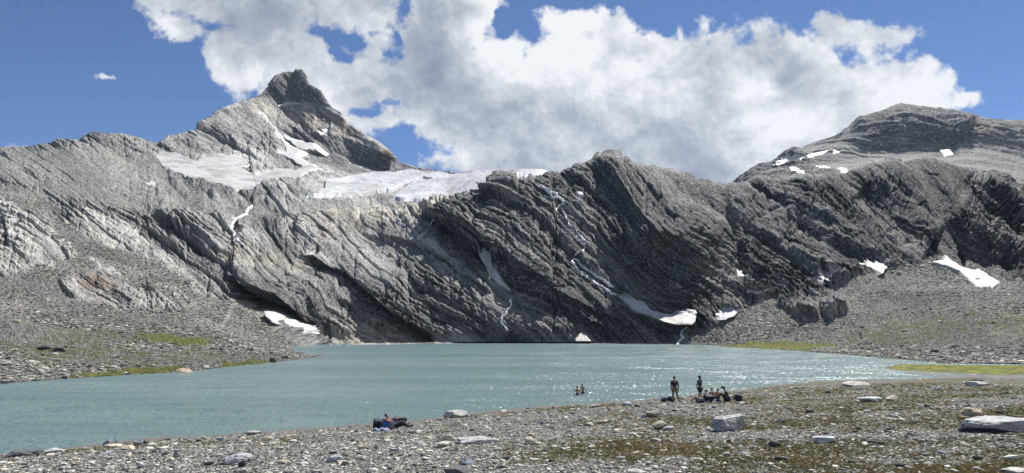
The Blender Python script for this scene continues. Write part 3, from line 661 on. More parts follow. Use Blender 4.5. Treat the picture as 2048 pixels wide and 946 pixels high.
#WATER
def water_material():
    m, t, out = material('glacial_water')
    pos = t.new('ShaderNodeNewGeometry').outputs['Position']
    sc = t.vmath('MULTIPLY', pos, (1.8, 1.0, 1.0))
    n = t.noise(t.vmath('MULTIPLY', pos, (0.25, 1.0, 1.0)), 0.05, 3, 0.6)
    c = t.ramp(n, [(0.35, (0.092, 0.15, 0.147)), (0.65, (0.14, 0.20, 0.19))])
    gust = t.maprange(t.noise(t.vmath('MULTIPLY', pos, (0.02, 0.05, 1.0)), 1.0, 3, .6), .3, .65, .7, 1.2)
    cv = t.noise(sc, 2.2, 3, 0.6, 0.4, out='Color'); cv2 = t.noise(t.vmath('MULTIPLY', pos, (0.35, 1.0, 1.0)), 0.5, 2, 0.5, out='Color')
    sl = t.vmath('ADD', t.vmath('MULTIPLY', t.vmath('SUBTRACT', cv, (.5, .5, .5)), (2.5, 2.5, 0)), t.vmath('MULTIPLY', t.vmath('SUBTRACT', cv2, (.5, .5, .5)), (.7, .9, 0)))
    sl = t.vmath('MULTIPLY', sl, t.new('ShaderNodeCombineXYZ', {0: gust, 1: gust}).outputs[0])
    nn = t.vmath('NORMALIZE', t.vmath('ADD', sl, (0, 0, 1)))
    b = principled(t, out, ins={'Roughness': 0.27, 'IOR': 1.33, 'Base Color': c, 'Normal': nn})
    return m
wq = np.array([[-900, -60, 0], [900, -60, 0], [900, 900, 0], [-900, 900, 0]], np.float32)
lake = st_obj(link_mesh('lake', wq, [[0, 1, 2, 3]], water_material(), shade=False))
#SHORE
NS = [(-700, 1060), (-300, 948), (0, 913), (60, 907), (100, 903), (190, 894), (240, 886), (330, 880), (420, 876), (500, 868), (560, 866), (640, 860), (720, 852), (800, 846), (880, 838), (930, 830), (1000, 823), (1060, 818), (1130, 814), (1250, 805), (1320, 799), (1400, 790), (1480, 782), (1530, 774), (1600, 769), (1700, 767), (1800, 767), (1900, 765), (1960, 763), (2010, 769), (2060, 777), (2200, 783), (2600, 800)]
NSW = [tuple(place(x, y, depth_at_z(y, 0.0))[:2]) for x, y in NS]
NSW = [(-400.0, -400.0)] + [(-160.0, -20.0)] + [(float(p[0]), float(p[1])) for p in NSW] + [(260.0, 60.0), (400.0, -400.0)]
SGN = 1.0
def shore_sd(x, y):
    """metres inland (positive) of the near shoreline"""
    return poly_sd(x, y, NSW)
def zground(x, y, fine=True):
    x = np.asarray(x, np.float32); y = np.asarray(y, np.float32)
    s_ = shore_sd(x, y) * SGN
    r = np.hypot(x, y)
    n3 = np.stack([x, y, 0 * x], -1)
    # the shelf climbs a little at the water's edge, then steadily to the moraine where the camera stands
    z = np.where(s_ > 0, 0.32 * (1 - np.exp(-s_ / 1.5)) + 0.085 * np.clip(s_, 0, 60) - 0.04 * np.clip(s_ - 40, 0, 20), s_ * 0.10)
    z = np.minimum(z, 4.6)
    w = np.exp(-(r / 9.0) ** 2); z = z * (1 - w) + 4.45 * w
    land = smooth(s_, -1.5, 3.0)
    z = z + land * fbm(n3, 9, 3, .5, off=61) * 0.16 * smooth(r, 3, 12) + fbm(n3, 3.0, 3, .55, off=62) * 0.06 * (0.4 + 0.6 * land)
    if fine: z = z + fbm(n3, 0.5, 3, .6, off=63) * 0.03 * land
    return z, s_
def near_shore():
    ang = np.concatenate([np.linspace(-180, -46, 90, endpoint=False), np.linspace(-46, 46, 1100, endpoint=False), np.linspace(46, 180, 91)])
    rr = np.concatenate([np.linspace(0.2, 6, 14, endpoint=False), 6 * (110 / 6) ** np.linspace(0, 1, 520)])
    A, Rr = np.meshgrid(np.radians(ang), rr)
    x = (np.sin(A) * Rr).ravel(); y = (np.cos(A) * Rr).ravel()
    z, s_ = zground(x, y)
    P = np.stack([x, y, z], -1)
    n3 = np.stack([x, y, 0 * x], -1)
    q = grid_quads(len(rr), len(ang)); q = q[:, ::-1]
    keep = (s_[q].max(axis=1) > -7) & (s_[q].min(axis=1) < 900)
    return P, q[keep], s_
def turf_amount(x, y):
    """0..1: how much dry turf grows among the stones"""
    n3 = np.stack([x, y, 0 * x], -1).astype(np.float32)
    s_ = shore_sd(x, y) * SGN
    a_ = fbm(n3, 7, 3, .55, off=71) + 0.5 * fbm(n3 * np.array([1, .6, 1]), 2.2, 3, .6, off=72)
    side = smooth(np.degrees(np.arctan2(x, np.maximum(y, .1))), -16, 22)
    return np.clip(smooth(a_ - 0.26 + 0.5 * side, -0.1, 0.5) * smooth(s_, 1.0, 5.0), 0, 1)
def ground_material():
    m, t, out = material('shore_gravel')
    pos = t.new('ShaderNodeNewGeometry').outputs['Position']
    v1 = t.new('ShaderNodeTexVoronoi', {'Vector': pos, 'Scale': 20.0}, feature='F1'); v2 = t.new('ShaderNodeTexVoronoi', {'Vector': pos, 'Scale': 55.0}, feature='F1')
    r1 = t.new('ShaderNodeSeparateColor', {0: v1.outputs['Color']}).outputs[0]; r2 = t.new('ShaderNodeSeparateColor', {0: v2.outputs['Color']}).outputs[0]
    stones = [(0.0, (0.07, 0.07, 0.068)), (0.3, (0.18, 0.175, 0.16)), (0.6, (0.29, 0.277, 0.245)), (0.85, (0.40, 0.38, 0.33)), (1.0, (0.5, 0.47, 0.41))]
    c = t.mix(t.maprange(t.noise(pos, 3.0, 3, .6), .45, .55), t.ramp(r1, stones), t.ramp(r2, stones))
    c = t.mix(t.math('MULTIPLY', t.maprange(v1.outputs['Distance'], 0.35, 0.6), 0.7), c, (0.06, 0.058, 0.05))
    turf = t.attr('turf'); gn = t.noise(pos, 9.0, 5, .7)
    gc = t.ramp(t.noise(pos, 1.2, 5, .7), [(0.32, (0.055, 0.06, 0.022)), (0.48, (0.115, 0.11, 0.045)), (0.58, (0.16, 0.125, 0.06)), (0.7, (0.20, 0.14, 0.07))])
    c = t.mix(t.math('MULTIPLY', turf, t.maprange(gn, 0.38, 0.52)), c, gc)
    wet = t.attr('wet'); c = t.mix(t.math('MULTIPLY', wet, 0.55), c, (0.06, 0.065, 0.062))
    b = principled(t, out, ins={'Specular IOR Level': 0.12, 'Roughness': 0.85, 'Base Color': c})
    h = t.math('ADD', t.math('MULTIPLY', v1.outputs['Distance'], -0.5), t.math('ADD', t.math('MULTIPLY', v2.outputs['Distance'], -0.25), t.math('MULTIPLY', gn, 0.3)))
    bp = t.new('ShaderNodeBump', {'Height': h, 'Strength': 1.0, 'Distance': 0.09}); t.l.new(bp.outputs[0], b.inputs['Normal'])
    return m
Pg, qg, sg = near_shore()
turf_g = turf_amount(Pg[:, 0], Pg[:, 1])
M_ground = ground_material()
ground = st_obj(sub_mesh('ground', Pg, qg, M_ground, {'turf': turf_g, 'wet': np.exp(-np.clip(sg - 0.1, 0, None) / 0.5) * 1.0}))

# low grassy flat and wet silt where the stream leaves the lake, far right
def outlet_flat():
    xs = np.concatenate([np.arange(1640, 2068, 2.0), np.arange(2068, 2700, 10.0)]); ys = np.arange(800, 712, -0.75)
    PX, PY = np.meshgrid(xs, ys); X_, Y_ = PX.ravel(), PY.ravel()
    B = place(X_, Y_, depth_at_z(Y_, 0.0)); n3 = B.astype(np.float32)
    wb = fbm(n3, 10, 3) * 5; wy = fbm(n3 * np.array([1, .5, 1], np.float32), 9, 3, off=4) * 2.0
    g = smooth(poly_sd(X_ + wb, Y_ + wy, [(1762, 737), (1800, 729), (1880, 729), (2048, 731), (2800, 740), (2800, 760), (2048, 750), (1990, 751), (1900, 747), (1850, 745), (1800, 742)]), -1.2, 2.0)
    mud = smooth(poly_sd(X_ + wb, Y_ + wy, [(1790, 744), (1850, 746), (1960, 750), (2800, 760), (2800, 840), (2048, 790), (1960, 775), (1880, 766), (1850, 757), (1880, 752), (1820, 749)]), -4, 3)
    z = -0.12 + 0.15 * mud + fbm(n3, 6, 3, off=14) * 0.035 * mud
    z = z * (1 - g) + g * (0.14 + fbm(n3, 2.5, 3, ridged=True, off=8) * 0.07)
    P = B.copy(); P[:, 2] = z
    # slide each point along the sight line so that it keeps its place at its new height
    q = grid_quads(len(ys), len(xs))
    return P, q, g, mud
Po, qo, go_, mo_ = outlet_flat()
def flat_material():
    m, t, out = material('outlet_flat')
    pos = t.new('ShaderNodeNewGeometry').outputs['Position']
    v = t.vmath('MULTIPLY', pos, (0.5, 1.0, 1.0))
    gc = t.ramp(t.noise(v, 0.9, 6, .72), [(0.40, (0.035, 0.045, 0.010)), (0.46, (0.09, 0.10, 0.02)), (0.54, (0.17, 0.175, 0.032)), (0.62, (0.25, 0.235, 0.05))])
    mc = t.ramp(t.noise(v, 0.5, 5, .6), [(0.35, (0.11, 0.11, 0.105)), (0.6, (0.20, 0.195, 0.185))])
    g = t.attr('grass')
    c = t.mix(g, mc, gc)
    b = principled(t, out, ins={'Base Color': c, 'Specular IOR Level': 0.08, 'Roughness': 0.85})
    bp = t.new('ShaderNodeBump', {'Height': t.noise(v, 2.2, 4, .7), 'Strength': 1.0, 'Distance': 0.3}); t.l.new(bp.outputs[0], b.inputs['Normal'])
    return m
M_flat = flat_material()
isg = go_[qo].mean(axis=1) > 0.5
tf = sub_mesh('grass_flat', Po, qo[isg], M_flat, {'grass': go_}); tf['kind'] = 'structure'
mf = sub_mesh('silt_flat', Po, qo[~isg], M_flat, {'grass': go_}); mf['kind'] = 'structure'
#OBJECTS
def on_ground(x, y, sink=0.0):
    """the place on the near shore seen at photo pixel x, y"""
    d = 20.0
    a_, b_ = ray(x, y)
    ds = np.geomspace(5, 110, 700)
    zz, _ = zground(a_ * ds, ds, False)
    below = np.where(EYE + b_ * ds < zz)[0]
    d = ds[below[0]] if len(below) else depth_at_z(y, 0.1)
    z_, _ = zground(np.array([a_ * d]), np.array([d]), False)
    return float(a_ * d), float(d), float(z_[0]) - sink

# ------------------------------------------------ stones
def stone_material():
    m, t, out = material('stone')
    pos = t.new('ShaderNodeTexCoord').outputs['Object']
    wpos = t.new('ShaderNodeNewGeometry').outputs['Position']
    col = t.new('ShaderNodeObjectInfo').outputs['Color']
    n = t.noise(wpos, 3.0, 6, .7); n2 = t.noise(t.vmath('MULTIPLY', wpos, (0.6, 1, 3.0)), 7.0, 5, .7, .5)
    k = t.ramp(n, [(0.38, (0.62, 0.61, 0.60)), (0.5, (1.0, 0.99, 0.97)), (0.6, (1.2, 1.18, 1.12))])
    c = t.mix(1.0, col, k, 'MULTIPLY')
    c = t.mix(t.math('MULTIPLY', t.maprange(n2, 0.53, 0.6), 0.55), c, (0.09, 0.088, 0.085))
    b = principled(t, out, ins={'Specular IOR Level': 0.15, 'Roughness': 0.8, 'Base Color': c})
    bp = t.new('ShaderNodeBump', {'Height': n2, 'Strength': 0.9, 'Distance': 0.05}); t.l.new(bp.outputs[0], b.inputs['Normal'])
    return m
def pebble_material(name, stops, tint=1.0):
    m, t, out = material(name)
    r = t.new('ShaderNodeObjectInfo').outputs['Random']
    wpos = t.new('ShaderNodeNewGeometry').outputs['Position']
    c = t.mix(1.0, t.ramp(r, stops), t.ramp(t.noise(wpos, 6.0, 4, .7), [(.35, (.7, .7, .7)), (.65, (1.15, 1.15, 1.12))]), 'MULTIPLY')
    principled(t, out, ins={'Specular IOR Level': 0.12, 'Roughness': 0.85, 'Base Color': c})
    return m
M_stone = stone_material()
M_pebble = pebble_material('pebble', [(0, (0.05, 0.05, 0.05)), (0.25, (0.13, 0.128, 0.12)), (0.6, (0.38, 0.365, 0.325)), (0.80, (0.53, 0.505, 0.445)), (0.92, (0.58, 0.55, 0.47)), (1, (0.66, 0.63, 0.56))])
M_scree = pebble_material('scree', [(0, (0.09, 0.088, 0.085)), (0.3, (0.21, 0.203, 0.183)), (0.62, (0.32, 0.303, 0.262)), (0.88, (0.42, 0.40, 0.35)), (1, (0.60, 0.57, 0.49))])
CREAM, PALE, GREY, BLUE, DARK, TAN = (0.50, 0.455, 0.35), (0.44, 0.43, 0.40), (0.33, 0.33, 0.33), (0.36, 0.39, 0.44), (0.065, 0.065, 0.07), (0.42, 0.33, 0.24)

def rock_mesh(name, seed, sub=3, cuts=9, flat=0.0, rough=0.04, mat=None):
    """a broken rock: a ball cut by random planes, unit size, base at z = 0"""
    r = np.random.default_rng(seed)
    bm = bmesh.new(); bmesh.ops.create_icosphere(bm, subdivisions=sub, radius=1.0)
    v = np.array([x.co[:] for x in bm.verts])
    big_ = sub > 3
    for k in range(cuts + 12 * big_):
        n = r.normal(size=3); n[2] = n[2] * (0.8 + flat) + .15; n /= np.linalg.norm(n)
        o = r.uniform(0.62, 0.93) if big_ else r.uniform(0.5, 0.88); v -= np.clip(v @ n - o, 0, None)[:, None] * n
    if flat: v[:, 2] = np.minimum(v[:, 2], 0.55 + 0.12 * v[:, 0])
    v += fbm(v.astype(np.float32) + seed % 50, 0.5, 3, .6)[:, None] * rough * v * 1.6
    if sub > 3: v += (slabs(v[:, 2] * 6 + v[:, 0] * 1.5, v[:, 0] * 4, 1.0, 3.0, seed, .12, .08, .5)[:, None]) * 0.035 * v
    v[:, 2] = np.maximum(v[:, 2], -0.5)
    lo, hi = v.min(0), v.max(0); v = (v - (lo + hi) / 2) / (hi - lo); v[:, 2] += 0.5
    for x, c in zip(bm.verts, v): x.co = c
    me = bpy.data.meshes.new(name); bm.to_mesh(me); bm.free(); me.materials.append(mat or M_stone)
    return me
def put_stone(name, me, x, y, w, h, col, rz=None, depth=0.8, tilt=0.0, base=None, sink=0.12):
    p = base or on_ground(x, y)
    d = p[1]; W_, H_ = w * d / F, h * d / F / math.cos(0.1)
    o = bpy.data.objects.new(name, me); COL.objects.link(o)
    o.location = (p[0], p[1] + W_ * depth * 0.3, p[2] - H_ * sink); o.scale = (W_, W_ * depth, H_ * (1 + sink)); o.rotation_euler = (tilt * 0.5, tilt, rz if rz is not None else 0)
    o.color = (*col, 1)
    return o
HERO = [  # x, base y, width, height (photo px), colour, flat, seed, name, label
 (1464, 862, 72, 30, (0.40, 0.40, 0.395), 0, 3, 'boulder', 'largest whitish boulder, a low pyramid with a dark broken face, on the near shore'),
 (2020, 864, 156, 24, (0.40, 0.41, 0.425), 1, 4, 'rock_slab', 'long flat blue-grey slab with a dark front edge at the right side of the shore'),
 (1951, 838, 50, 21, TAN, 0, 5, 'boulder', 'tan angular boulder just behind the long grey slab'),
 (910, 836, 50, 13, PALE, 1, 6, 'rock_slab', 'pale flat rock with a dark left end at the water edge'),
 (779, 852, 62, 15, (0.10, 0.105, 0.10), 1, 7, 'boulder', 'dark mossy low rock at the water edge behind the lying hikers'),
 (1307, 835, 27, 13, CREAM, 0, 8, 'boulder', 'cream boulder below the standing man in the dark jacket'),
 (1321, 859, 30, 15, CREAM, 0, 9, 'boulder', 'cream domed boulder, the nearer of the two left of the whitish pyramid'),
 (1338, 861, 24, 7, (0.5, 0.49, 0.46), 1, 10, 'rock_slab', 'low pale rock leaning against the cream domed boulder'),
 (217, 892, 24, 13, (0.30, 0.32, 0.35), 0, 11, 'boulder', 'grey rounded boulder standing at the water edge on the left'),
 (222, 895, 34, 5, CREAM, 1, 12, 'rock_slab', 'thin cream plate lying in front of the grey rounded shore boulder'),
 (275, 891, 18, 12, BLUE, 0, 13, 'boulder', 'bluish upright stone at the left water edge'),
 (289, 889, 11, 8, DARK, 0, 14, 'boulder', 'small dark stone touching the bluish upright one'),
 (40, 914, 66, 11, (0.12, 0.125, 0.13), 1, 15, 'rock_slab', 'dark tilted slab at the far left of the near shore'),
 (97, 908, 40, 9, (0.45, 0.46, 0.46), 0, 16, 'boulder', 'pale low rock right of the dark tilted slab at the water edge'),
 (250, 900, 28, 8, CREAM, 0, 17, 'boulder', 'cream low stone in front of the bluish upright one'),
 (1061, 890, 24, 13, CREAM, 0, 18, 'boulder', 'cream egg-shaped boulder in the middle of the gravel'),
 (890, 883, 30, 11, CREAM, 0, 19, 'boulder', 'cream boulder left of the long flat grey plate'),
 (885, 896, 34, 10, PALE, 0, 20, 'boulder', 'pale rock directly below the cream boulder'),
 (905, 903, 22, 9, CREAM, 0, 21, 'boulder', 'small cream rock, third of the cluster by the flat plate'),
 (955, 888, 86, 9, (0.40, 0.40, 0.40), 1, 22, 'rock_slab', 'long thin grey plate lying flat in the gravel'),
 (482, 935, 17, 15, DARK, 0, 23, 'boulder', 'black pointed stone in the lower left gravel'),
 (466, 928, 56, 18, (0.42, 0.43, 0.44), 0, 24, 'boulder', 'grey-white mound of rock beside the black pointed stone'),
 (915, 952, 54, 16, (0.13, 0.13, 0.135), 0, 25, 'boulder', 'dark rock cut by the bottom edge of the view'),
 (1553, 895, 24, 11, DARK, 0, 26, 'boulder', 'dark wedge stone in the turf at lower right centre'),
 (1562, 846, 20, 8, DARK, 0, 27, 'boulder', 'dark stone right of the whitish pyramid boulder'),
 (1654, 886, 50, 11, (0.50, 0.52, 0.52), 1, 28, 'rock_slab', 'pale grey-green flat rock in the turf on the right'),
 (1745, 803, 56, 8, (0.48, 0.49, 0.50), 1, 29, 'rock_slab', 'broad pale plate halfway up the right shore'),
 (1718, 772, 62, 7, PALE, 1, 30, 'rock_slab', 'white flat slab right on the water edge on the right'),
 (1790, 802, 26, 10, CREAM, 0, 31, 'boulder', 'cream rock at the right end of the broad pale plate'),
 (1958, 767, 28, 9, DARK, 0, 32, 'boulder', 'dark stone perched on the point where the silt flat begins'),
 (1962, 772, 40, 8, PALE, 1, 33, 'rock_slab', 'pale plates under the dark perched stone'),
 (2007, 828, 20, 7, DARK, 0, 34, 'boulder', 'dark stone right of the tan angular boulder'),
 (503, 870, 34, 7, PALE, 1, 35, 'rock_slab', 'pale plate at the water edge left of the lying hikers'),
 (400, 879, 20, 8, PALE, 0, 36, 'boulder', 'pale stone at the water edge between grass and gravel'),
 (1255, 812, 22, 7, (0.40, 0.41, 0.46), 0, 37, 'boulder', 'lilac-grey stone on the shore right of the bathers'),
 (1190, 815, 22, 5, PALE, 1, 38, 'rock_slab', 'pale thin plate at the water edge below the bathers'),
 (667, 924, 32, 10, BLUE, 0, 39, 'boulder', 'bluish low rock in the lower middle gravel'),
 (722, 899, 17, 8, CREAM, 0, 40, 'boulder', 'cream stone below the lying hikers'),
 (752, 898, 10, 8, CREAM, 0, 41, 'boulder', 'tilted small cream stone right of the other cream one'),
 (565, 928, 24, 8, CREAM, 0, 42, 'boulder', 'cream flat stone in the lower left centre'),
 (935, 930, 32, 13, (0.42, 0.45, 0.50), 0, 43, 'boulder', 'blue-grey rock above the dark rock at the bottom edge'),
 (1340, 884, 13, 6, CREAM, 0, 44, 'boulder', 'small cream stone below the domed cream boulder'),
 (1205, 847, 24, 6, CREAM, 0, 45, 'boulder', 'flat cream stone on the gravel, upper middle'),
 (1178, 852, 22, 6, PALE, 1, 46, 'rock_slab', 'pale plate left of the flat cream stone'),
 (1288, 836, 12, 7, (0.40, 0.41, 0.46), 0, 47, 'boulder', 'small grey stone left of the cream boulder'),
 (1720, 860, 12, 6, DARK, 0, 48, 'boulder', 'small black stone in the middle of the right turf'),
 (2046, 948, 60, 9, PALE, 1, 49, 'rock_slab', 'pale slab at the bottom right corner'),
 (1395, 926, 24, 8, CREAM, 0, 50, 'boulder', 'cream stone in the bottom middle turf'),
 (825, 866, 18, 5, (0.3, 0.31, 0.33), 0, 51, 'boulder', 'flat grey stone below the hikers feet'),
]
for x, y, w_, h_, col, fl, sdn_, nm, lab in HERO:
    me = rock_mesh(nm, sdn_ + 100, 5 if w_ > 60 else 4 if w_ > 40 else 3, 16 if fl else 14, fl, 0.09)
    o = put_stone(nm, me, x, y, w_, h_, col, rz=0, depth=0.9 if not fl else 0.75, tilt=0.0)
    thing_tag(o, lab, 'rock slab' if nm == 'rock_slab' else 'boulder', 'larger rocks on the near shore')
# the medium stones that can still be told from the gravel
small = [rock_mesh('stone', 300 + k, 2 if k < 4 else 1, 8, k % 2, 0.03) for k in range(8)]
KINDS_ = [((0.58, 0.54, 0.44), 'cream stone lying in the gravel of the near shore', 'cream stones in the gravel'),
          ((0.36, 0.37, 0.39), 'grey stone lying in the gravel of the near shore', 'grey stones in the gravel'),
          ((0.075, 0.075, 0.08), 'blackish stone lying in the gravel of the near shore', 'blackish stones in the gravel'),
          ((0.55, 0.55, 0.53), 'whitish flat stone lying in the gravel of the near shore', 'whitish stones in the gravel')]
shx = [p[0] for p in NS]; shy_ = [p[1] for p in NS]
for k in range(285):
    x = rng.uniform(0, 2048); ytop = np.interp(x, shx, shy_) + 3
    y = ytop + (946 - ytop) * rng.uniform(0, 1) ** 1.1
    if any(abs(x - h[0]) < h[2] * .6 and abs(y - h[1]) < 12 for h in HERO): continue
    kk = rng.choice(4, p=[.38, .24, .14, .24]); col, lab, grp = KINDS_[kk]
    w_ = rng.uniform(8, 16) * (0.75 + 0.5 * (y - 760) / 186); hh = w_ * rng.uniform(.22, .45) * (1 if kk != 3 else .6)
    o = put_stone('stone', small[rng.integers(8)], x, y, w_, hh, tuple(np.array(col) * rng.uniform(.85, 1.1)), rz=rng.uniform(0, 6.28), depth=rng.uniform(.6, 1), tilt=rng.uniform(-.15, .15))
    thing_tag(o, lab, 'stone', grp)
# a few rocks one can tell apart on the far slopes
mesh_probe = {o.name: o for o in COL.objects if o.type == 'MESH' and o.name in ('scree_slope', 'moraine_slope', 'rock_wall')}
bpy.context.view_layer.update()
def on_land(x, y):
    a_, b_ = ray(x, y); dirv = Vector((float(a_), 1.0, float(b_))).normalized(); best = None
    for o in mesh_probe.values():
        ok, loc, nrm, _ = o.ray_cast(Vector((0, 0, EYE)), dirv)
        if ok and (best is None or loc.y < best.y): best = loc
    return tuple(best) if best else None
FAR_ROCKS = [(84, 699, 28, 9, (0.06, 0.06, 0.062), 0, 'left one of two dark rocks side by side on the left bank'), (114, 702, 24, 7, (0.06, 0.06, 0.062), 0, 'right one of two dark rocks side by side on the left bank'), (361, 746, 34, 9, TAN, 0, 'tan boulder standing in the lake edge at the left bank'), (544, 724, 14, 9, (0.1, 0.1, 0.1), 0, 'dark boulder near the tip of the left spit'), (410, 737, 16, 6, CREAM, 0, 'cream boulder on the left bank shoreline'),
             (1578, 665, 10, 6, PALE, 0, 'pale lone boulder at the foot of the moraine slope'), (1775, 585, 14, 6, GREY, 0, 'grey boulder high on the moraine below the kite-shaped snow'), (1812, 663, 12, 5, PALE, 0, 'pale boulder in the middle of the moraine slope'), (1872, 705, 14, 6, DARK, 0, 'dark boulder low on the right slope above the grass'), (1957, 561, 12, 6, (0.2, 0.18, 0.16), 0, 'brown rock sitting on the long right-hand snow patch'),
             (1725, 655, 10, 5, GREY, 0, 'grey boulder left of the pale one on the moraine'), (30, 645, 14, 5, CREAM, 1, 'cream plate on the upper left bank'), (230, 715, 16, 5, PALE, 1, 'pale plate halfway down the left bank'), (440, 700, 16, 5, DARK, 0, 'dark rock on the mossy part of the left bank'), (345, 690, 14, 5, DARK, 0, 'dark rock beside the moss on the left bank')]
for x, y, w_, h_, col, fl, lab in FAR_ROCKS:
    b_ = on_land(x, y)
    if b_ is None: b_ = tuple(float(q) for q in place(x, y, depth_at_z(y, 0.0)))
    o = put_stone('boulder', rock_mesh('boulder', int(x) + 7, 3, 10, fl, .05), x, y, w_, h_, col, base=b_)
    thing_tag(o, lab, 'boulder', 'lone rocks on the far slopes')

# ------------------------------------------------ gravel, scree and turf in numbers nobody could count
def proto_collection(name, meshes):
    c = bpy.data.collections.new(name)
    for me in meshes:
        o = bpy.data.objects.new(name + '_piece', me); c.objects.link(o)
    return c
def scatter(name, pts, rot, scl, idx, coll):
    me = bpy.data.meshes.new(name); me.vertices.add(len(pts)); me.vertices.foreach_set('co', np.asarray(pts, np.float32).ravel())
    a = me.attributes.new('rot', 'FLOAT_VECTOR', 'POINT'); a.data.foreach_set('vector', np.asarray(rot, np.float32).ravel())
    a = me.attributes.new('scl', 'FLOAT_VECTOR', 'POINT'); a.data.foreach_set('vector', np.asarray(scl, np.float32).ravel())
    a = me.attributes.new('idx', 'INT', 'POINT'); a.data.foreach_set('value', np.asarray(idx, np.int32))
    o = bpy.data.objects.new(name, me); COL.objects.link(o); o['kind'] = 'stuff'
    g = bpy.data.node_groups.new(name, 'GeometryNodeTree'); t = NT(g)
    g.interface.new_socket('Geometry', in_out='INPUT', socket_type='NodeSocketGeometry'); g.interface.new_socket('Geometry', in_out='OUTPUT', socket_type='NodeSocketGeometry')
    gi = t.new('NodeGroupInput'); go = t.new('NodeGroupOutput')
    ci = t.new('GeometryNodeCollectionInfo', {'Collection': coll, 'Separate Children': True, 'Reset Children': True})
    def na(nm, ty):
        nd = t.new('GeometryNodeInputNamedAttribute', {'Name': nm}, data_type=ty); return nd.outputs['Attribute']
    ip = t.new('GeometryNodeInstanceOnPoints', {'Points': gi.outputs[0], 'Instance': ci.outputs[0], 'Pick Instance': True, 'Instance Index': na('idx', 'INT'), 'Rotation': na('rot', 'FLOAT_VECTOR'), 'Scale': na('scl', 'FLOAT_VECTOR')})
    t.l.new(ip.outputs[0], go.inputs[0])
    md = o.modifiers.new('scatter', 'NODES'); md.node_group = g
    return o
peb = proto_collection('pebble', [rock_mesh('pebble', 500 + k, 1, 6, k % 2, 0.0, M_pebble) for k in range(8)])
scr_c = proto_collection('scree_stone', [rock_mesh('scree_stone', 600 + k, 1, 7, k % 2, 0.0, M_scree) for k in range(8)])
def shore_points(n, power, ymax=1010):
    X_ = rng.uniform(-60, 2110, n); yt = np.interp(X_, shx, shy_)
    Y_ = yt + (ymax - yt) * rng.uniform(0, 1, n) ** power
    a_, b_ = ray(X_, Y_)
    d = np.clip((EYE - 0.3) / -b_, 5, 110)
    for _ in range(14):
        z_, s_ = zground(a_ * d, d, False); d = 0.5 * d + 0.5 * np.clip((z_ - EYE) / b_, 5, 110)
    z_, s_ = zground(a_ * d, d)
    return a_ * d, d, z_, s_
n = 170000
gx, gy, gz, gs = shore_points(n, 1.0)
size = np.exp(rng.normal(0, .6, n)) * 0.027 * (gy / 14) ** 0.7
size = np.clip(size, 0.010, 0.42)
keep = (gs > -0.8)
cover = turf_amount(gx, gy); keep &= rng.uniform(0, 1, n) > cover * 0.6
size *= 1 + 0.8 * np.exp(-np.abs(gs - 0.3) / 0.8) * (rng.uniform(0, 1, n) > .6)
rot = np.stack([rng.normal(0, .18, n), rng.normal(0, .18, n), rng.uniform(0, 6.28, n)], -1)
scl = np.stack([size, size * rng.uniform(.5, .95, n), size * rng.uniform(.14, .42, n)], -1)
scatter('gravel', np.stack([gx, gy, gz - scl[:, 2] * .15], -1)[keep], rot[keep], scl[keep], rng.integers(0, 8, n)[keep], peb)
# scree on the far slopes
def land_scatter(name, m, n, smin, smax):
    w_ = np.where((X > -250) & (X < 2300), m, 0) * (Pd[:, 2] > 0.05) * (1 - allsnow); w_ = w_ * (0.25 + smooth(fbm(P, 26, 4, .6, off=151), -.25, .35)); w_ = w_ / w_.sum()
    i = rng.choice(len(w_), n, p=w_)
    j = rng.uniform(-.5, .5, (n, 1)) * (Pd[np.minimum(i + 1, len(Pd) - 1)] - Pd[i])
    j = np.where(np.abs(j).max(1, keepdims=True) > 3, 0, j)
    p = Pd[i] + j
    sz = np.exp(rng.normal(0, .6, n)) * (0.65 + 0.9 * smooth(fbm(P[i], 40, 3, off=153), -.2, .4)) * (D[i] / 150) ** .7 * smin; sz = np.clip(sz, .1, smax)
    nn = Nd[i]; sl = np.arctan2(-nn[:, 1], np.abs(nn[:, 2]) + .2)
    r_ = np.stack([np.clip(sl, 0, .6) + rng.normal(0, .15, n), rng.normal(0, .2, n), rng.uniform(-.6, .6, n)], -1)
    sc = np.stack([sz * rng.uniform(.9, 1.7, n), sz * rng.uniform(.6, 1, n), sz * rng.uniform(.12, .38, n)], -1)
    scatter(name, p, r_, sc, rng.integers(0, 8, n), scr_c)
land_scatter('scree', np.clip(m_screeL * (1 - green), 0, 1), 50000, 0.2, 1.1)
land_scatter('scree', np.clip(m_screeR * (1 - greenR) * (1 - .8 * olive), 0, 1), 50000, 0.2, 1.2)
land_scatter('scree', np.clip(m_dscree * (1 - m_screeL) + gully * .6, 0, 1), 12000, 0.2, 1.0)
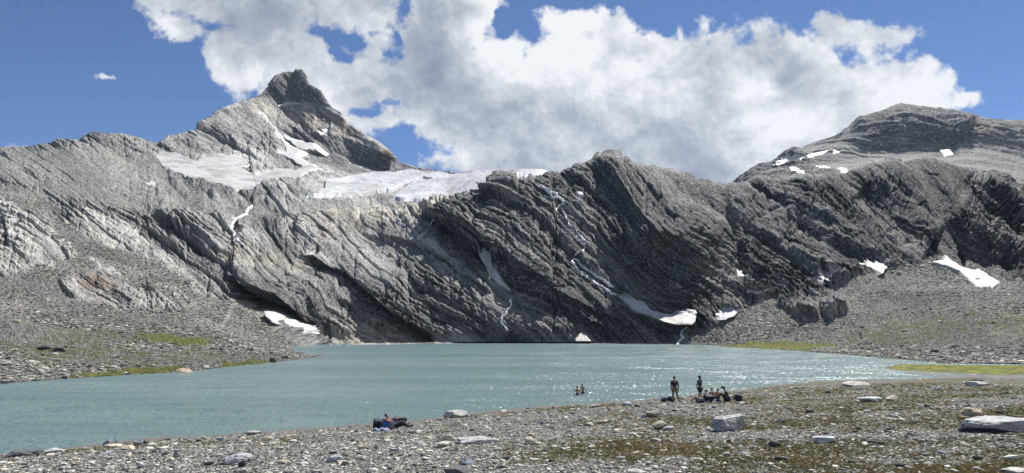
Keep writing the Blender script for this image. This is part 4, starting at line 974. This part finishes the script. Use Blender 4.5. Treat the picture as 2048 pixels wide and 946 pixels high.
# dry turf: tufts of short blades
def tuft_mesh(seed, mat):
    r = np.random.default_rng(seed); v = []; f = []
    for k in range(22):
        a_ = r.uniform(0, 6.28); rad = r.uniform(0, .5); x, y = math.cos(a_) * rad, math.sin(a_) * rad
        h = r.uniform(.35, 1.0) * (1 - rad * .6); lean = r.normal(0, .25, 2); b_ = r.uniform(0, 6.28); dx, dy = math.cos(b_) * .05, math.sin(b_) * .05
        i = len(v); v += [(x - dx, y - dy, 0), (x + dx, y + dy, 0), (x + lean[0] * .5 + dx * .7, y + lean[1] * .5 + dy * .7, h * .6), (x + lean[0], y + lean[1], h)]
        f += [(i, i + 1, i + 2), (i, i + 2, i + 3)]
    me = bpy.data.meshes.new('tuft'); me.from_pydata(v, [], f); me.materials.append(mat); return me
def turf_material():
    m, t, out = material('dry_turf')
    r = t.new('ShaderNodeObjectInfo').outputs['Random']
    pos = t.new('ShaderNodeNewGeometry').outputs['Position']
    k = t.math('ADD', t.math('MULTIPLY', r, .5), t.math('MULTIPLY', t.noise(pos, .35, 4, .6), .9))
    c = t.ramp(k, [(0.3, (0.08, 0.10, 0.035)), (0.55, (0.17, 0.17, 0.065)), (0.75, (0.28, 0.235, 0.10)), (0.88, (0.27, 0.175, 0.085)), (1, (0.38, 0.30, 0.16))])
    b = principled(t, out, ins={'Specular IOR Level': 0.1, 'Roughness': .8, 'Base Color': c})
    return m
M_turf = turf_material()
tufts = proto_collection('tuft', [tuft_mesh(k, M_turf) for k in range(6)])
n = 110000
gx, gy, gz, gs = shore_points(n, 1.0)
cov = turf_amount(gx, gy); keep = (rng.uniform(0, 1, n) < cov * 0.9) & (gs > .6)
sz = rng.uniform(.6, 1.5, n) * 0.05 * (gy / 14) ** .4
scl = np.stack([sz * 1.6, sz * 1.6, sz * .75], -1)
scatter('turf', np.stack([gx, gy, gz], -1)[keep], np.stack([np.zeros(n), np.zeros(n), rng.uniform(0, 6.28, n)], -1)[keep], scl[keep], rng.integers(0, 6, n)[keep], tufts)
#STREAMS
def water_white():
    m, t, out = material('white_water')
    pos = t.new('ShaderNodeNewGeometry').outputs['Position']
    n = t.noise(t.vmath('MULTIPLY', pos, (1, 1, .4)), 0.5, 5, .7)
    c = t.ramp(n, [(.38, (.5, .49, .47)), (.48, (.82, .81, .79)), (.6, (.92, .91, .88))])
    principled(t, out, ins={'Roughness': .35, 'Base Color': c}); return m
M_white = water_white()
mesh_probe.update({o.name: o for o in COL.objects if o.name in ('mountain', 'glacier')})
def stream(name, pts, wpx, label, cat='waterfall', seed=0, jag=3.0):
    r = np.random.default_rng(seed); v = []; f = []
    L = [0]
    for p, q in zip(pts[:-1], pts[1:]): L.append(L[-1] + math.hypot(q[0] - p[0], q[1] - p[1]))
    nn = int(L[-1] / 2.2) + 2; tt = np.linspace(0, L[-1], nn)
    xx = np.interp(tt, L, [p[0] for p in pts]) + np.convolve(r.normal(0, jag, nn + 2), [.25, .5, .25], 'valid'); yy = np.interp(tt, L, [p[1] for p in pts])
    row = []
    for x, y, u in zip(xx, yy, tt / L[-1]):
        h = on_land(x, y)
        if h is None: continue
        wd = wpx * h[1] / F * (0.5 + 0.5 * abs(math.sin(u * 23 + seed))) * (0.7 + 0.6 * u) * r.uniform(.6, 1.4)
        row.append((h, wd))
    for k, (h, wd) in enumerate(row):
        o_ = 0.0021 * h[1]
        v += [(h[0] - wd / 2, h[1] + .3 * o_, h[2] - o_ * .6), (h[0] - wd * .2, h[1] - o_, h[2] + o_), (h[0] + wd * .2, h[1] - o_, h[2] + o_), (h[0] + wd / 2, h[1] + .3 * o_, h[2] - o_ * .6)]
        if k:
            a_, b_ = row[k - 1][0], h
            for j in range(3):
                i = 4 * k + j; f.append((i - 4, i - 3, i + 1, i))
    o = link_mesh(name, v, f, M_white); thing_tag(o, label, cat); return o
stream('waterfall', [(1072, 366), (1090, 378), (1108, 386), (1120, 397), (1127, 405), (1113, 422), (1114, 438), (1135, 458), (1150, 474), (1168, 488), (1171, 498), (1150, 512), (1144, 522), (1152, 538), (1170, 553), (1196, 570), (1232, 592)], 4.5, 'long thin cascade zigzagging down the dark wall from the glacier edge', seed=1)
stream('waterfall', [(1083, 374), (1098, 386), (1108, 400), (1122, 412), (1128, 430), (1142, 452), (1158, 470), (1170, 484)], 2.6, 'thin second strand running beside the top of the long cascade', seed=11)
stream('waterfall', [(1150, 516), (1160, 530), (1185, 548), (1210, 562), (1226, 575)], 3.2, 'short right-hand branch of the long cascade near its foot', seed=2)
stream('stream', [(1374, 656), (1360, 668), (1368, 676), (1358, 682), (1354, 692)], 7, 'white stream tumbling into the lake below the largest snow patch', 'stream', seed=3, jag=1.5)
stream('waterfall', [(503, 412), (492, 428), (468, 442), (463, 458), (470, 474), (486, 492)], 7, 'pale waterfall fanning over the rock left of the dark knob', seed=4)
stream('waterfall', [(788, 418), (796, 432), (800, 448), (812, 452)], 4, 'small fan of meltwater on the cream rock under the glacier', seed=5)
stream('waterfall', [(1022, 600), (1016, 622), (1004, 634), (1006, 652), (1016, 664)], 4, 'little waterfall in the cleft right of the long slabs near the lake', seed=6)
stream('stream', [(868, 440), (850, 470), (836, 480)], 2.5, 'thin trickle on the grey rock below the glacier snout', 'stream', seed=7)
#PEOPLE
def plain(name, col, rough=.8, var=.25, scale=18.0):
    m, t, out = material(name)
    pos = t.new('ShaderNodeTexCoord').outputs['Object']
    n = t.noise(pos, scale, 4, .6)
    lo = tuple(c * (1 - var) for c in col); hi = tuple(min(1, c * (1 + var)) for c in col)
    principled(t, out, ins={'Roughness': rough, 'Base Color': t.ramp(n, [(.35, lo), (.65, hi)])})
    return m
M_skin = plain('skin', (.30, .165, .115), .55, .12); M_skin2 = plain('pale_skin', (.38, .23, .17), .55, .12)
M_hair = plain('dark_hair', (.03, .022, .018), .6); M_hair2 = plain('brown_hair', (.07, .045, .03), .6)
M_jacket = plain('dark_jacket', (.022, .020, .026)); M_khaki = plain('khaki_cloth', (.17, .125, .085)); M_teal = plain('teal_cloth', (.035, .10, .12))
M_black = plain('black_cloth', (.018, .018, .022)); M_navy = plain('navy_cloth', (.018, .025, .055)); M_blue = plain('blue_cloth', (.03, .10, .27)); M_red = plain('red_cloth', (.10, .022, .02))
M_tealsh = plain('teal_shorts', (.02, .07, .09)); M_boot = plain('boot_leather', (.03, .025, .022)); M_grey = plain('grey_cloth', (.12, .11, .13)); M_lilac = plain('lilac_cloth', (.24, .25, .36)); M_eye = plain('eye', (.02, .02, .02), .2)
def V(*a): return Vector(a)
def skin_mesh(name, nodes, edges, mat, parent=None, root=0, sub=1):
    me = bpy.data.meshes.new(name); me.from_pydata([tuple(n[0]) for n in nodes], edges, [])
    o = bpy.data.objects.new(name, me); COL.objects.link(o); o.parent = parent
    sk = o.modifiers.new('skin', 'SKIN'); sk.use_smooth_shade = True
    for i, nd in enumerate(nodes):
        r = nd[1] if isinstance(nd[1], tuple) else (nd[1], nd[1])
        d = me.skin_vertices[0].data[i]; d.radius = r; d.use_root = (i == root)
    sb = o.modifiers.new('sub', 'SUBSURF'); sb.levels = sb.render_levels = sub
    me.materials.append(mat); return o
def ball(name, c, r, mat, parent, sub=2, cut=None):
    bm = bmesh.new(); bmesh.ops.create_icosphere(bm, subdivisions=sub, radius=1)
    for v in bm.verts: v.co = Vector((v.co.x * r[0], v.co.y * r[1], v.co.z * r[2])) + Vector(c)
    if cut is not None: bmesh.ops.delete(bm, geom=[v for v in bm.verts if cut(v.co - Vector(c))], context='VERTS')
    me = bpy.data.meshes.new(name); bm.to_mesh(me); bm.free(); me.materials.append(mat)
    for p in me.polygons: p.use_smooth = True
    o = bpy.data.objects.new(name, me); COL.objects.link(o); o.parent = parent; return o
def person(label, loc, yaw, J, skin=None, hair=None, top=None, legs=None, leg_len='long', shoes=None, hat=None, scale=1.0, wide=1.0, longhair=False):
    """J: joints in metres (x right, y ahead, z up) for a 1.75 m figure"""
    skin = skin or M_skin; hair = hair or M_hair
    root = bpy.data.objects.new('person', None); COL.objects.link(root); root.location = loc; root.rotation_euler = (0, 0, yaw); root.scale = (scale,) * 3
    thing_tag(root, label, 'person')
    g = {k: Vector(v) for k, v in J.items()}
    up = (g['neck'] - g['pelvis']).normalized(); hd = (g['head'] - g['neck']).normalized()
    face = Vector(J.get('face', (0, 1, 0))).normalized()
    nodes = []; edges = []; ix = {}
    def add(k, p, r, par=None):
        ix[k] = len(nodes); nodes.append((Vector(p), r))
        if par is not None: edges.append((ix[par], ix[k]))
    w = wide
    add('pelvis', g['pelvis'], (.145 * w, .10 * w)); add('waist', g['pelvis'].lerp(g['neck'], .38), (.125 * w, .09 * w), 'pelvis'); add('chest', g['pelvis'].lerp(g['neck'], .74), (.155 * w, .105 * w), 'waist')
    add('neckb', g['neck'], (.06, .06), 'chest'); add('neckt', g['neck'] + hd * .07, (.052, .052), 'neckb')
    add('jaw', g['head'] - hd * .05 + face * .015, (.068, .075), 'neckt'); add('brow', g['head'] + hd * .045, (.078, .09), 'jaw'); add('crown', g['head'] + hd * .10, (.05, .06), 'brow')
    for S in 'LR':
        sg_ = -1 if S == 'L' else 1
        add('sh' + S, g['sh' + S], .062, 'chest'); add('el' + S, g['el' + S], .042, 'sh' + S); add('wr' + S, g['wr' + S], .028, 'el' + S)
        fd = (g['wr' + S] - g['el' + S]).normalized(); side = fd.cross(Vector((0, 1, 0)));
        side = side.normalized() if side.length > .1 else Vector((1, 0, 0)); nrm = fd.cross(side)
        add('pa' + S, g['wr' + S] + fd * .055, (.036, .018), 'wr' + S)
        for q, (o_, l_) in enumerate(((-.027, .062), (-.009, .072), (.009, .068), (.026, .054))):
            b0 = g['wr' + S] + fd * .085 + side * o_
            add(f'f{q}a' + S, b0, .009, 'pa' + S); add(f'f{q}b' + S, b0 + fd * l_ * .55 + nrm * .006, .0082, f'f{q}a' + S); add(f'f{q}c' + S, b0 + fd * l_ + nrm * .02, .007, f'f{q}b' + S)
        t0 = g['wr' + S] + fd * .04 - side * .036
        add('tha' + S, t0, .011, 'pa' + S); add('thb' + S, t0 + fd * .045 - side * .02 + nrm * .012, .009, 'tha' + S)
        add('hi' + S, g['hi' + S], .088 * w, 'pelvis'); add('kn' + S, g['kn' + S], .058, 'hi' + S); add('ca' + S, g['kn' + S].lerp(g['an' + S], .35), .056, 'kn' + S); add('an' + S, g['an' + S], .036, 'ca' + S)
        add('to' + S, g['to' + S], (.038, .026), 'an' + S)
    body = skin_mesh('body', nodes, edges, skin, root)
    hc = g['head'] + hd * .03
    ball('hair', hc - face * .018 + hd * .02, (.098, .105, .11), hair, root, 2, cut=lambda c: c.dot(face) > .045 and c.dot(hd) < .05 or c.dot(hd) < -.07)
    if longhair: skin_mesh('ponytail', [(hc - face * .08, .04), (hc - face * .12 - hd * .1, .035), (hc - face * .1 - hd * .24, .018)], [(0, 1), (1, 2)], hair, root)
    sidev = hd.cross(face).normalized()
    ball('nose', hc + face * .098 - hd * .02, (.014, .014, .02), skin, root, 1)
    ball('mouth', hc + face * .09 - hd * .062, (.024, .024, .008), M_red, root, 1)
    for sg_ in (-1, 1):
        ball('ear', hc + sidev * .088 * sg_ - hd * .01, (.012, .02, .028), skin, root, 1); ball('eye', hc + sidev * .034 * sg_ + face * .083 + hd * .012, (.013, .013, .01), M_eye, root, 1)
    def garment(nm, keys, mat, grow, extra=()):
        sel = [k for k in keys if k in ix]; loc_ = {k: i for i, k in enumerate(sel)}
        nd = []
        for k in sel:
            p, r = nodes[ix[k]]; r = r if isinstance(r, tuple) else (r, r); nd.append((p, (r[0] * grow + .008, r[1] * grow + .008)))
        ed = [(loc_[a], loc_[b]) for a, b in ((inv[i], inv[j]) for i, j in edges) if a in loc_ and b in loc_]
        return skin_mesh(nm, nd, ed, mat, root)
    inv = {i: k for k, i in ix.items()}
    if top: garment('jacket' if top in (M_jacket, M_navy, M_teal) else 'shirt', ['pelvis', 'waist', 'chest', 'neckb', 'shL', 'elL', 'wrL', 'shR', 'elR', 'wrR'], top, 1.13)
    if legs:
        ks = ['pelvis', 'hiL', 'knL', 'hiR', 'knR'] + (['caL', 'anL', 'caR', 'anR'] if leg_len == 'long' else [])
        if leg_len == 'short':
            for S in 'LR':
                k_ = 'md' + S; ix[k_] = len(nodes); nodes.append((g['hi' + S].lerp(g['kn' + S], .75), .074)); edges.append((ix['hi' + S], ix[k_])); inv[ix[k_]] = k_
            ks = ['pelvis', 'hiL', 'mdL', 'hiR', 'mdR']
        garment('trousers' if leg_len == 'long' else 'shorts', ks, legs, 1.1)
    if shoes:
        for S in 'LR':
            a_, b_ = g['an' + S], g['to' + S]; dr = (b_ - a_); skin_mesh('boot', [(a_ + V(0, 0, .05), .05), (a_, .052), (b_ + dr * .1, (.05, .038))], [(0, 1), (1, 2)], shoes, root)
    if hat:
        ball('hat', hc + hd * .06, (.11, .115, .085), hat, root, 2, cut=lambda c: c.dot(hd) < -.03)
        ball('hat_brim', hc + hd * .045 + face * .05, (.13, .15, .014), hat, root, 2)
    return root
STAND = dict(pelvis=(0, 0, .93), neck=(0, 0, 1.46), head=(0, .01, 1.62), shL=(-.19, 0, 1.41), shR=(.19, 0, 1.41), elL=(-.25, -.03, 1.13), elR=(.25, -.03, 1.13), wrL=(-.24, .06, .89), wrR=(.25, .05, .88), hiL=(-.09, 0, .88), hiR=(.09, 0, .88), knL=(-.11, .02, .49), knR=(.13, .03, .49), anL=(-.12, -.02, .08), anR=(.18, -.02, .08), toL=(-.15, .14, .03), toR=(.24, .13, .03))
def at_px(x, y): 
    p = on_ground(x, y); return (p[0], p[1], p[2])
# the man in the dark jacket, back to us, feet apart
J = dict(STAND); J.update(anL=(-.13, -.06, .08), toL=(-.16, .12, .03), knR=(.17, .05, .49), anR=(.32, .06, .08), toR=(.44, .12, .03), elL=(-.235, .0, 1.13), wrL=(-.215, .12, .90), elR=(.25, -.02, 1.13), wrR=(.26, .05, .86))
person('standing man seen from behind in a dark jacket and light brown trousers', at_px(1350, 805), 0.0, J, top=M_jacket, legs=M_khaki, shoes=M_boot, hair=M_hair, wide=1.12, scale=1.0)
J = dict(STAND); J.update(elL=(-.24, .08, 1.16), wrL=(-.08, .24, 1.1), elR=(.22, .04, 1.13), wrR=(.1, .22, 1.02), anL=(-.08, .0, .08), anR=(.1, -.02, .08), toL=(-.09, .16, .03), toR=(.12, .14, .03))
person('standing woman in a teal jacket and dark shorts with her hair tied up', at_px(1401, 802.5), 0.7, J, skin=M_skin2, top=M_teal, legs=M_black, leg_len='short', shoes=M_boot, hat=M_black, longhair=True, scale=.97)
# two bathers up to the hips in the lake
def in_lake(x, y, dep): 
    d = depth_at_z(y, 0.0); a_, _ = ray(x, y); return (float(a_ * d), float(d), -dep)
J = dict(STAND); J.update(elL=(-.27, .02, 1.13), wrL=(-.3, .1, .92), elR=(.33, -.02, 1.15), wrR=(.44, .02, .93), head=(-.02, .01, 1.62))
person('taller bather with dark trunks, right arm held out from the side, hip-deep in the lake', in_lake(1165.5, 787, .80), .1, J, legs=M_black, leg_len='short')
J = dict(STAND); J.update(elL=(-.27, -.02, 1.14), wrL=(-.32, .03, .9), elR=(.25, .04, 1.13), wrR=(.16, .2, .98))
person('smaller bather with teal trunks standing left of the taller one in the lake', in_lake(1154.5, 790, .78), -.25, J, legs=M_tealsh, leg_len='short', scale=.93, wide=.9)
# the group resting on the stones
SIT = dict(pelvis=(0, 0, .12), neck=(0, -.08, .62), head=(0, -.02, .77), shL=(-.19, -.06, .57), shR=(.19, -.06, .57), elL=(-.26, .1, .36), elR=(.26, .1, .36), wrL=(-.12, .30, .42), wrR=(.12, .30, .42), hiL=(-.09, .03, .12), hiR=(.09, .03, .12), knL=(-.13, .40, .46), knR=(.13, .40, .46), anL=(-.12, .56, .08), anR=(.12, .56, .08), toL=(-.13, .71, .04), toR=(.13, .71, .04))
J = dict(SIT); J.update(neck=(0, -.22, .55), head=(0, -.25, .70), shL=(-.19, -.22, .51), shR=(.19, -.22, .51), elL=(-.26, -.42, .28), elR=(.26, -.42, .28), wrL=(-.28, -.5, .06), wrR=(.28, -.5, .06), knL=(-.12, .42, .36), knR=(.14, .46, .2), anL=(-.12, .7, .07), anR=(.16, .86, .08), toL=(-.12, .84, .1), toR=(.18, .92, .18))
person('sunbather leaning back, bare legs towards the left, in front of the standing woman', at_px(1405, 804), 1.45, J, skin=M_skin2, legs=M_black, leg_len='short')
person('bare-backed person sitting with arms round the knees, left of the two seated bathers', at_px(1424, 799.5), 0.15, SIT, skin=M_skin2, hair=M_hair2, legs=M_black, leg_len='short', scale=.93)
J = dict(SIT); J.update(neck=(.03, -.02, .6), head=(.06, .06, .74))
person('bare-backed person sitting close to the one in navy, head bent to the right', at_px(1434.5, 799.5), -0.3, J, skin=M_skin, legs=M_navy, leg_len='short', scale=.9)
J = dict(SIT); J.update(neck=(0, .1, .60), head=(0, .2, .74), shL=(-.19, .1, .55), shR=(.19, .1, .55), wrL=(-.1, .44, .40), wrR=(.1, .44, .40))
person('seated person in navy clothes and a dark hat hunched towards the left', at_px(1456, 803), 1.25, J, top=M_navy, legs=M_navy, shoes=M_boot, hat=M_navy, scale=1.12, wide=1.15)
# hikers lying by the water further left
LIE = dict(pelvis=(0, 0, .13), neck=(0, -.52, .2), head=(0, -.68, .26), face=(0, .25, 1), shL=(-.19, -.47, .15), shR=(.19, -.47, .15), elL=(-.34, -.25, .08), elR=(.34, -.25, .08), wrL=(-.2, -.05, .2), wrR=(.2, -.05, .2), hiL=(-.09, .05, .12), hiR=(.09, .05, .12), knL=(-.12, .46, .16), knR=(.12, .42, .34), anL=(-.13, .86, .08), anR=(.12, .72, .08), toL=(-.16, .9, .2), toR=(.13, .88, .05))
person('hiker in dark clothes lying on the back with boots pointing right', at_px(790, 856.5), -1.5, LIE, top=M_grey, legs=M_black, shoes=M_boot)
J = dict(SIT); J.update(pelvis=(0, 0, .12), neck=(0, -.3, .42), head=(0, -.34, .56), shL=(-.19, -.3, .38), shR=(.19, -.3, .38), elL=(-.24, -.5, .12), elR=(.2, -.1, .35), wrL=(-.2, -.3, .06), wrR=(.1, .1, .5), knL=(-.1, .42, .25), knR=(.1, .42, .2), anL=(-.1, .8, .08), anR=(.1, .8, .08), toL=(-.1, .88, .18), toR=(.1, .88, .18))
person('hiker in a dark red shirt propped on one elbow behind the lying one', at_px(786, 853), -1.4, J, top=M_red, legs=M_navy, shoes=M_boot, skin=M_skin2)
# packs, bags and cloths
def pack(name, label, loc, rz, size, mat, pocket, cat='rucksack', lie=0.0):
    root = bpy.data.objects.new(name, None); COL.objects.link(root); root.location = loc; root.rotation_euler = (lie, 0, rz); thing_tag(root, label, cat)
    W_, D_, H_ = size
    def soft(nm, c, dm, m_, sd_):
        bm = bmesh.new(); bmesh.ops.create_cube(bm, size=1.0); bmesh.ops.subdivide_edges(bm, edges=bm.edges, cuts=4, use_grid_fill=True)
        v = np.array([x.co[:] for x in bm.verts]); L = np.linalg.norm(v, axis=1); mx = np.abs(v).max(1) * 2
        v = v * (0.72 + 0.28 * (0.5 * mx / L))[:, None]; v += fbm((v * 3 + sd_).astype(np.float32), 1.2, 3)[:, None] * .05
        for x, q in zip(bm.verts, v): x.co = Vector((q[0] * dm[0] + c[0], q[1] * dm[1] + c[1], q[2] * dm[2] + c[2]))
        me = bpy.data.meshes.new(nm); bm.to_mesh(me); bm.free(); me.materials.append(m_)
        for p in me.polygons: p.use_smooth = True
        o = bpy.data.objects.new(nm, me); COL.objects.link(o); o.parent = root; return o
    soft('bag_body', (0, 0, H_ / 2), (W_, D_, H_), mat, 1); soft('lid', (0, 0, H_ * .98), (W_ * .9, D_ * .9, H_ * .2), pocket, 3); soft('front_pocket', (0, -D_ * .5, H_ * .38), (W_ * .7, D_ * .3, H_ * .5), pocket, 5)
    for sx_ in (-1, 1):
        skin_mesh('strap', [(V(sx_ * W_ * .25, D_ * .45, H_ * .9), .018), (V(sx_ * W_ * .32, D_ * .75, H_ * .55), .018), (V(sx_ * W_ * .3, D_ * .45, H_ * .12), .018)], [(0, 1), (1, 2)], M_black, root, 0, 1)
    return root
pack('rucksack', 'black rucksack at the left end of the lying hikers', at_px(754, 859), .3, (.45, .34, .55), M_black, M_navy, lie=.5)
pack('rucksack', 'bright blue rucksack with a dark red pocket in front of the lying hikers', at_px(772, 860.5), 1.2, (.55, .38, .5), M_blue, M_red, lie=.35)
pack('rucksack', 'dark rucksack lying left of the standing man, nearer to him', at_px(1338, 802.5), .6, (.5, .34, .42), M_navy, M_black, lie=.9)
pack('rucksack', 'dark rucksack lying farther left, beside a pale stone', at_px(1324, 804), 1.6, (.52, .34, .36), M_navy, M_black, lie=1.0)
pack('rucksack', 'black bag lying alone at the right end of the resting group', at_px(1474, 802.5), 1.5, (.7, .4, .40), M_black, M_black, 'bag', lie=.3)
pack('rucksack', 'black rucksack behind the group in front of the two bare backs', at_px(1416, 804), .2, (.6, .4, .45), M_black, M_navy, lie=.4)
pack('rucksack', 'small dark bag under the legs of the standing woman', at_px(1399, 806), .5, (.5, .35, .3), M_grey, M_black, 'bag', lie=.3)
def cloth(label, loc, sx_, sy_, mat, seed):
    n = 22; u, v = np.meshgrid(np.linspace(-.5, .5, n), np.linspace(-.5, .5, n)); q = np.stack([u.ravel() * sx_, v.ravel() * sy_, 0 * u.ravel()], -1).astype(np.float32)
    z = .07 + np.abs(fbm(q + seed, .35, 3)) * .22
    edge = np.maximum(np.abs(u.ravel()), np.abs(v.ravel())); z = z * (1 - smooth(edge, .42, .5)) + .01
    P_ = np.stack([q[:, 0] + loc[0], q[:, 1] + loc[1], z + loc[2]], -1)
    o = link_mesh('towel', P_, grid_quads(n, n), mat); thing_tag(o, label, 'towel')
cloth('crumpled bright blue towel between the bare backs and the person in navy', at_px(1431, 803.5), .75, .5, M_blue, 1)
cloth('pale lilac cloth spread on the gravel below the black rucksack', at_px(762, 863), .8, .4, M_lilac, 5)
cloth('pale lilac towel beside the standing woman on the stones', at_px(1411, 804.8), .5, .4, M_lilac, 9)

# ---------------------------------------------------------------- mountain air
def haze():
    bm = bmesh.new(); bmesh.ops.create_cube(bm, size=1.0)
    for v in bm.verts: v.co = Vector((v.co.x * 8000, v.co.y * 6000 + 1500, (v.co.z + .5) * 1300 - 30))
    me = bpy.data.meshes.new('haze'); bm.to_mesh(me); bm.free()
    m, t, out = material('haze')
    v = t.new('ShaderNodeVolumePrincipled', {'Color': (0.62, 0.78, 1.0, 1), 'Density': 0.000028, 'Anisotropy': 0.2})
    t.l.new(v.outputs[0], out.inputs['Volume']); me.materials.append(m)
    o = bpy.data.objects.new('haze', me); COL.objects.link(o); o['kind'] = 'stuff'
haze()
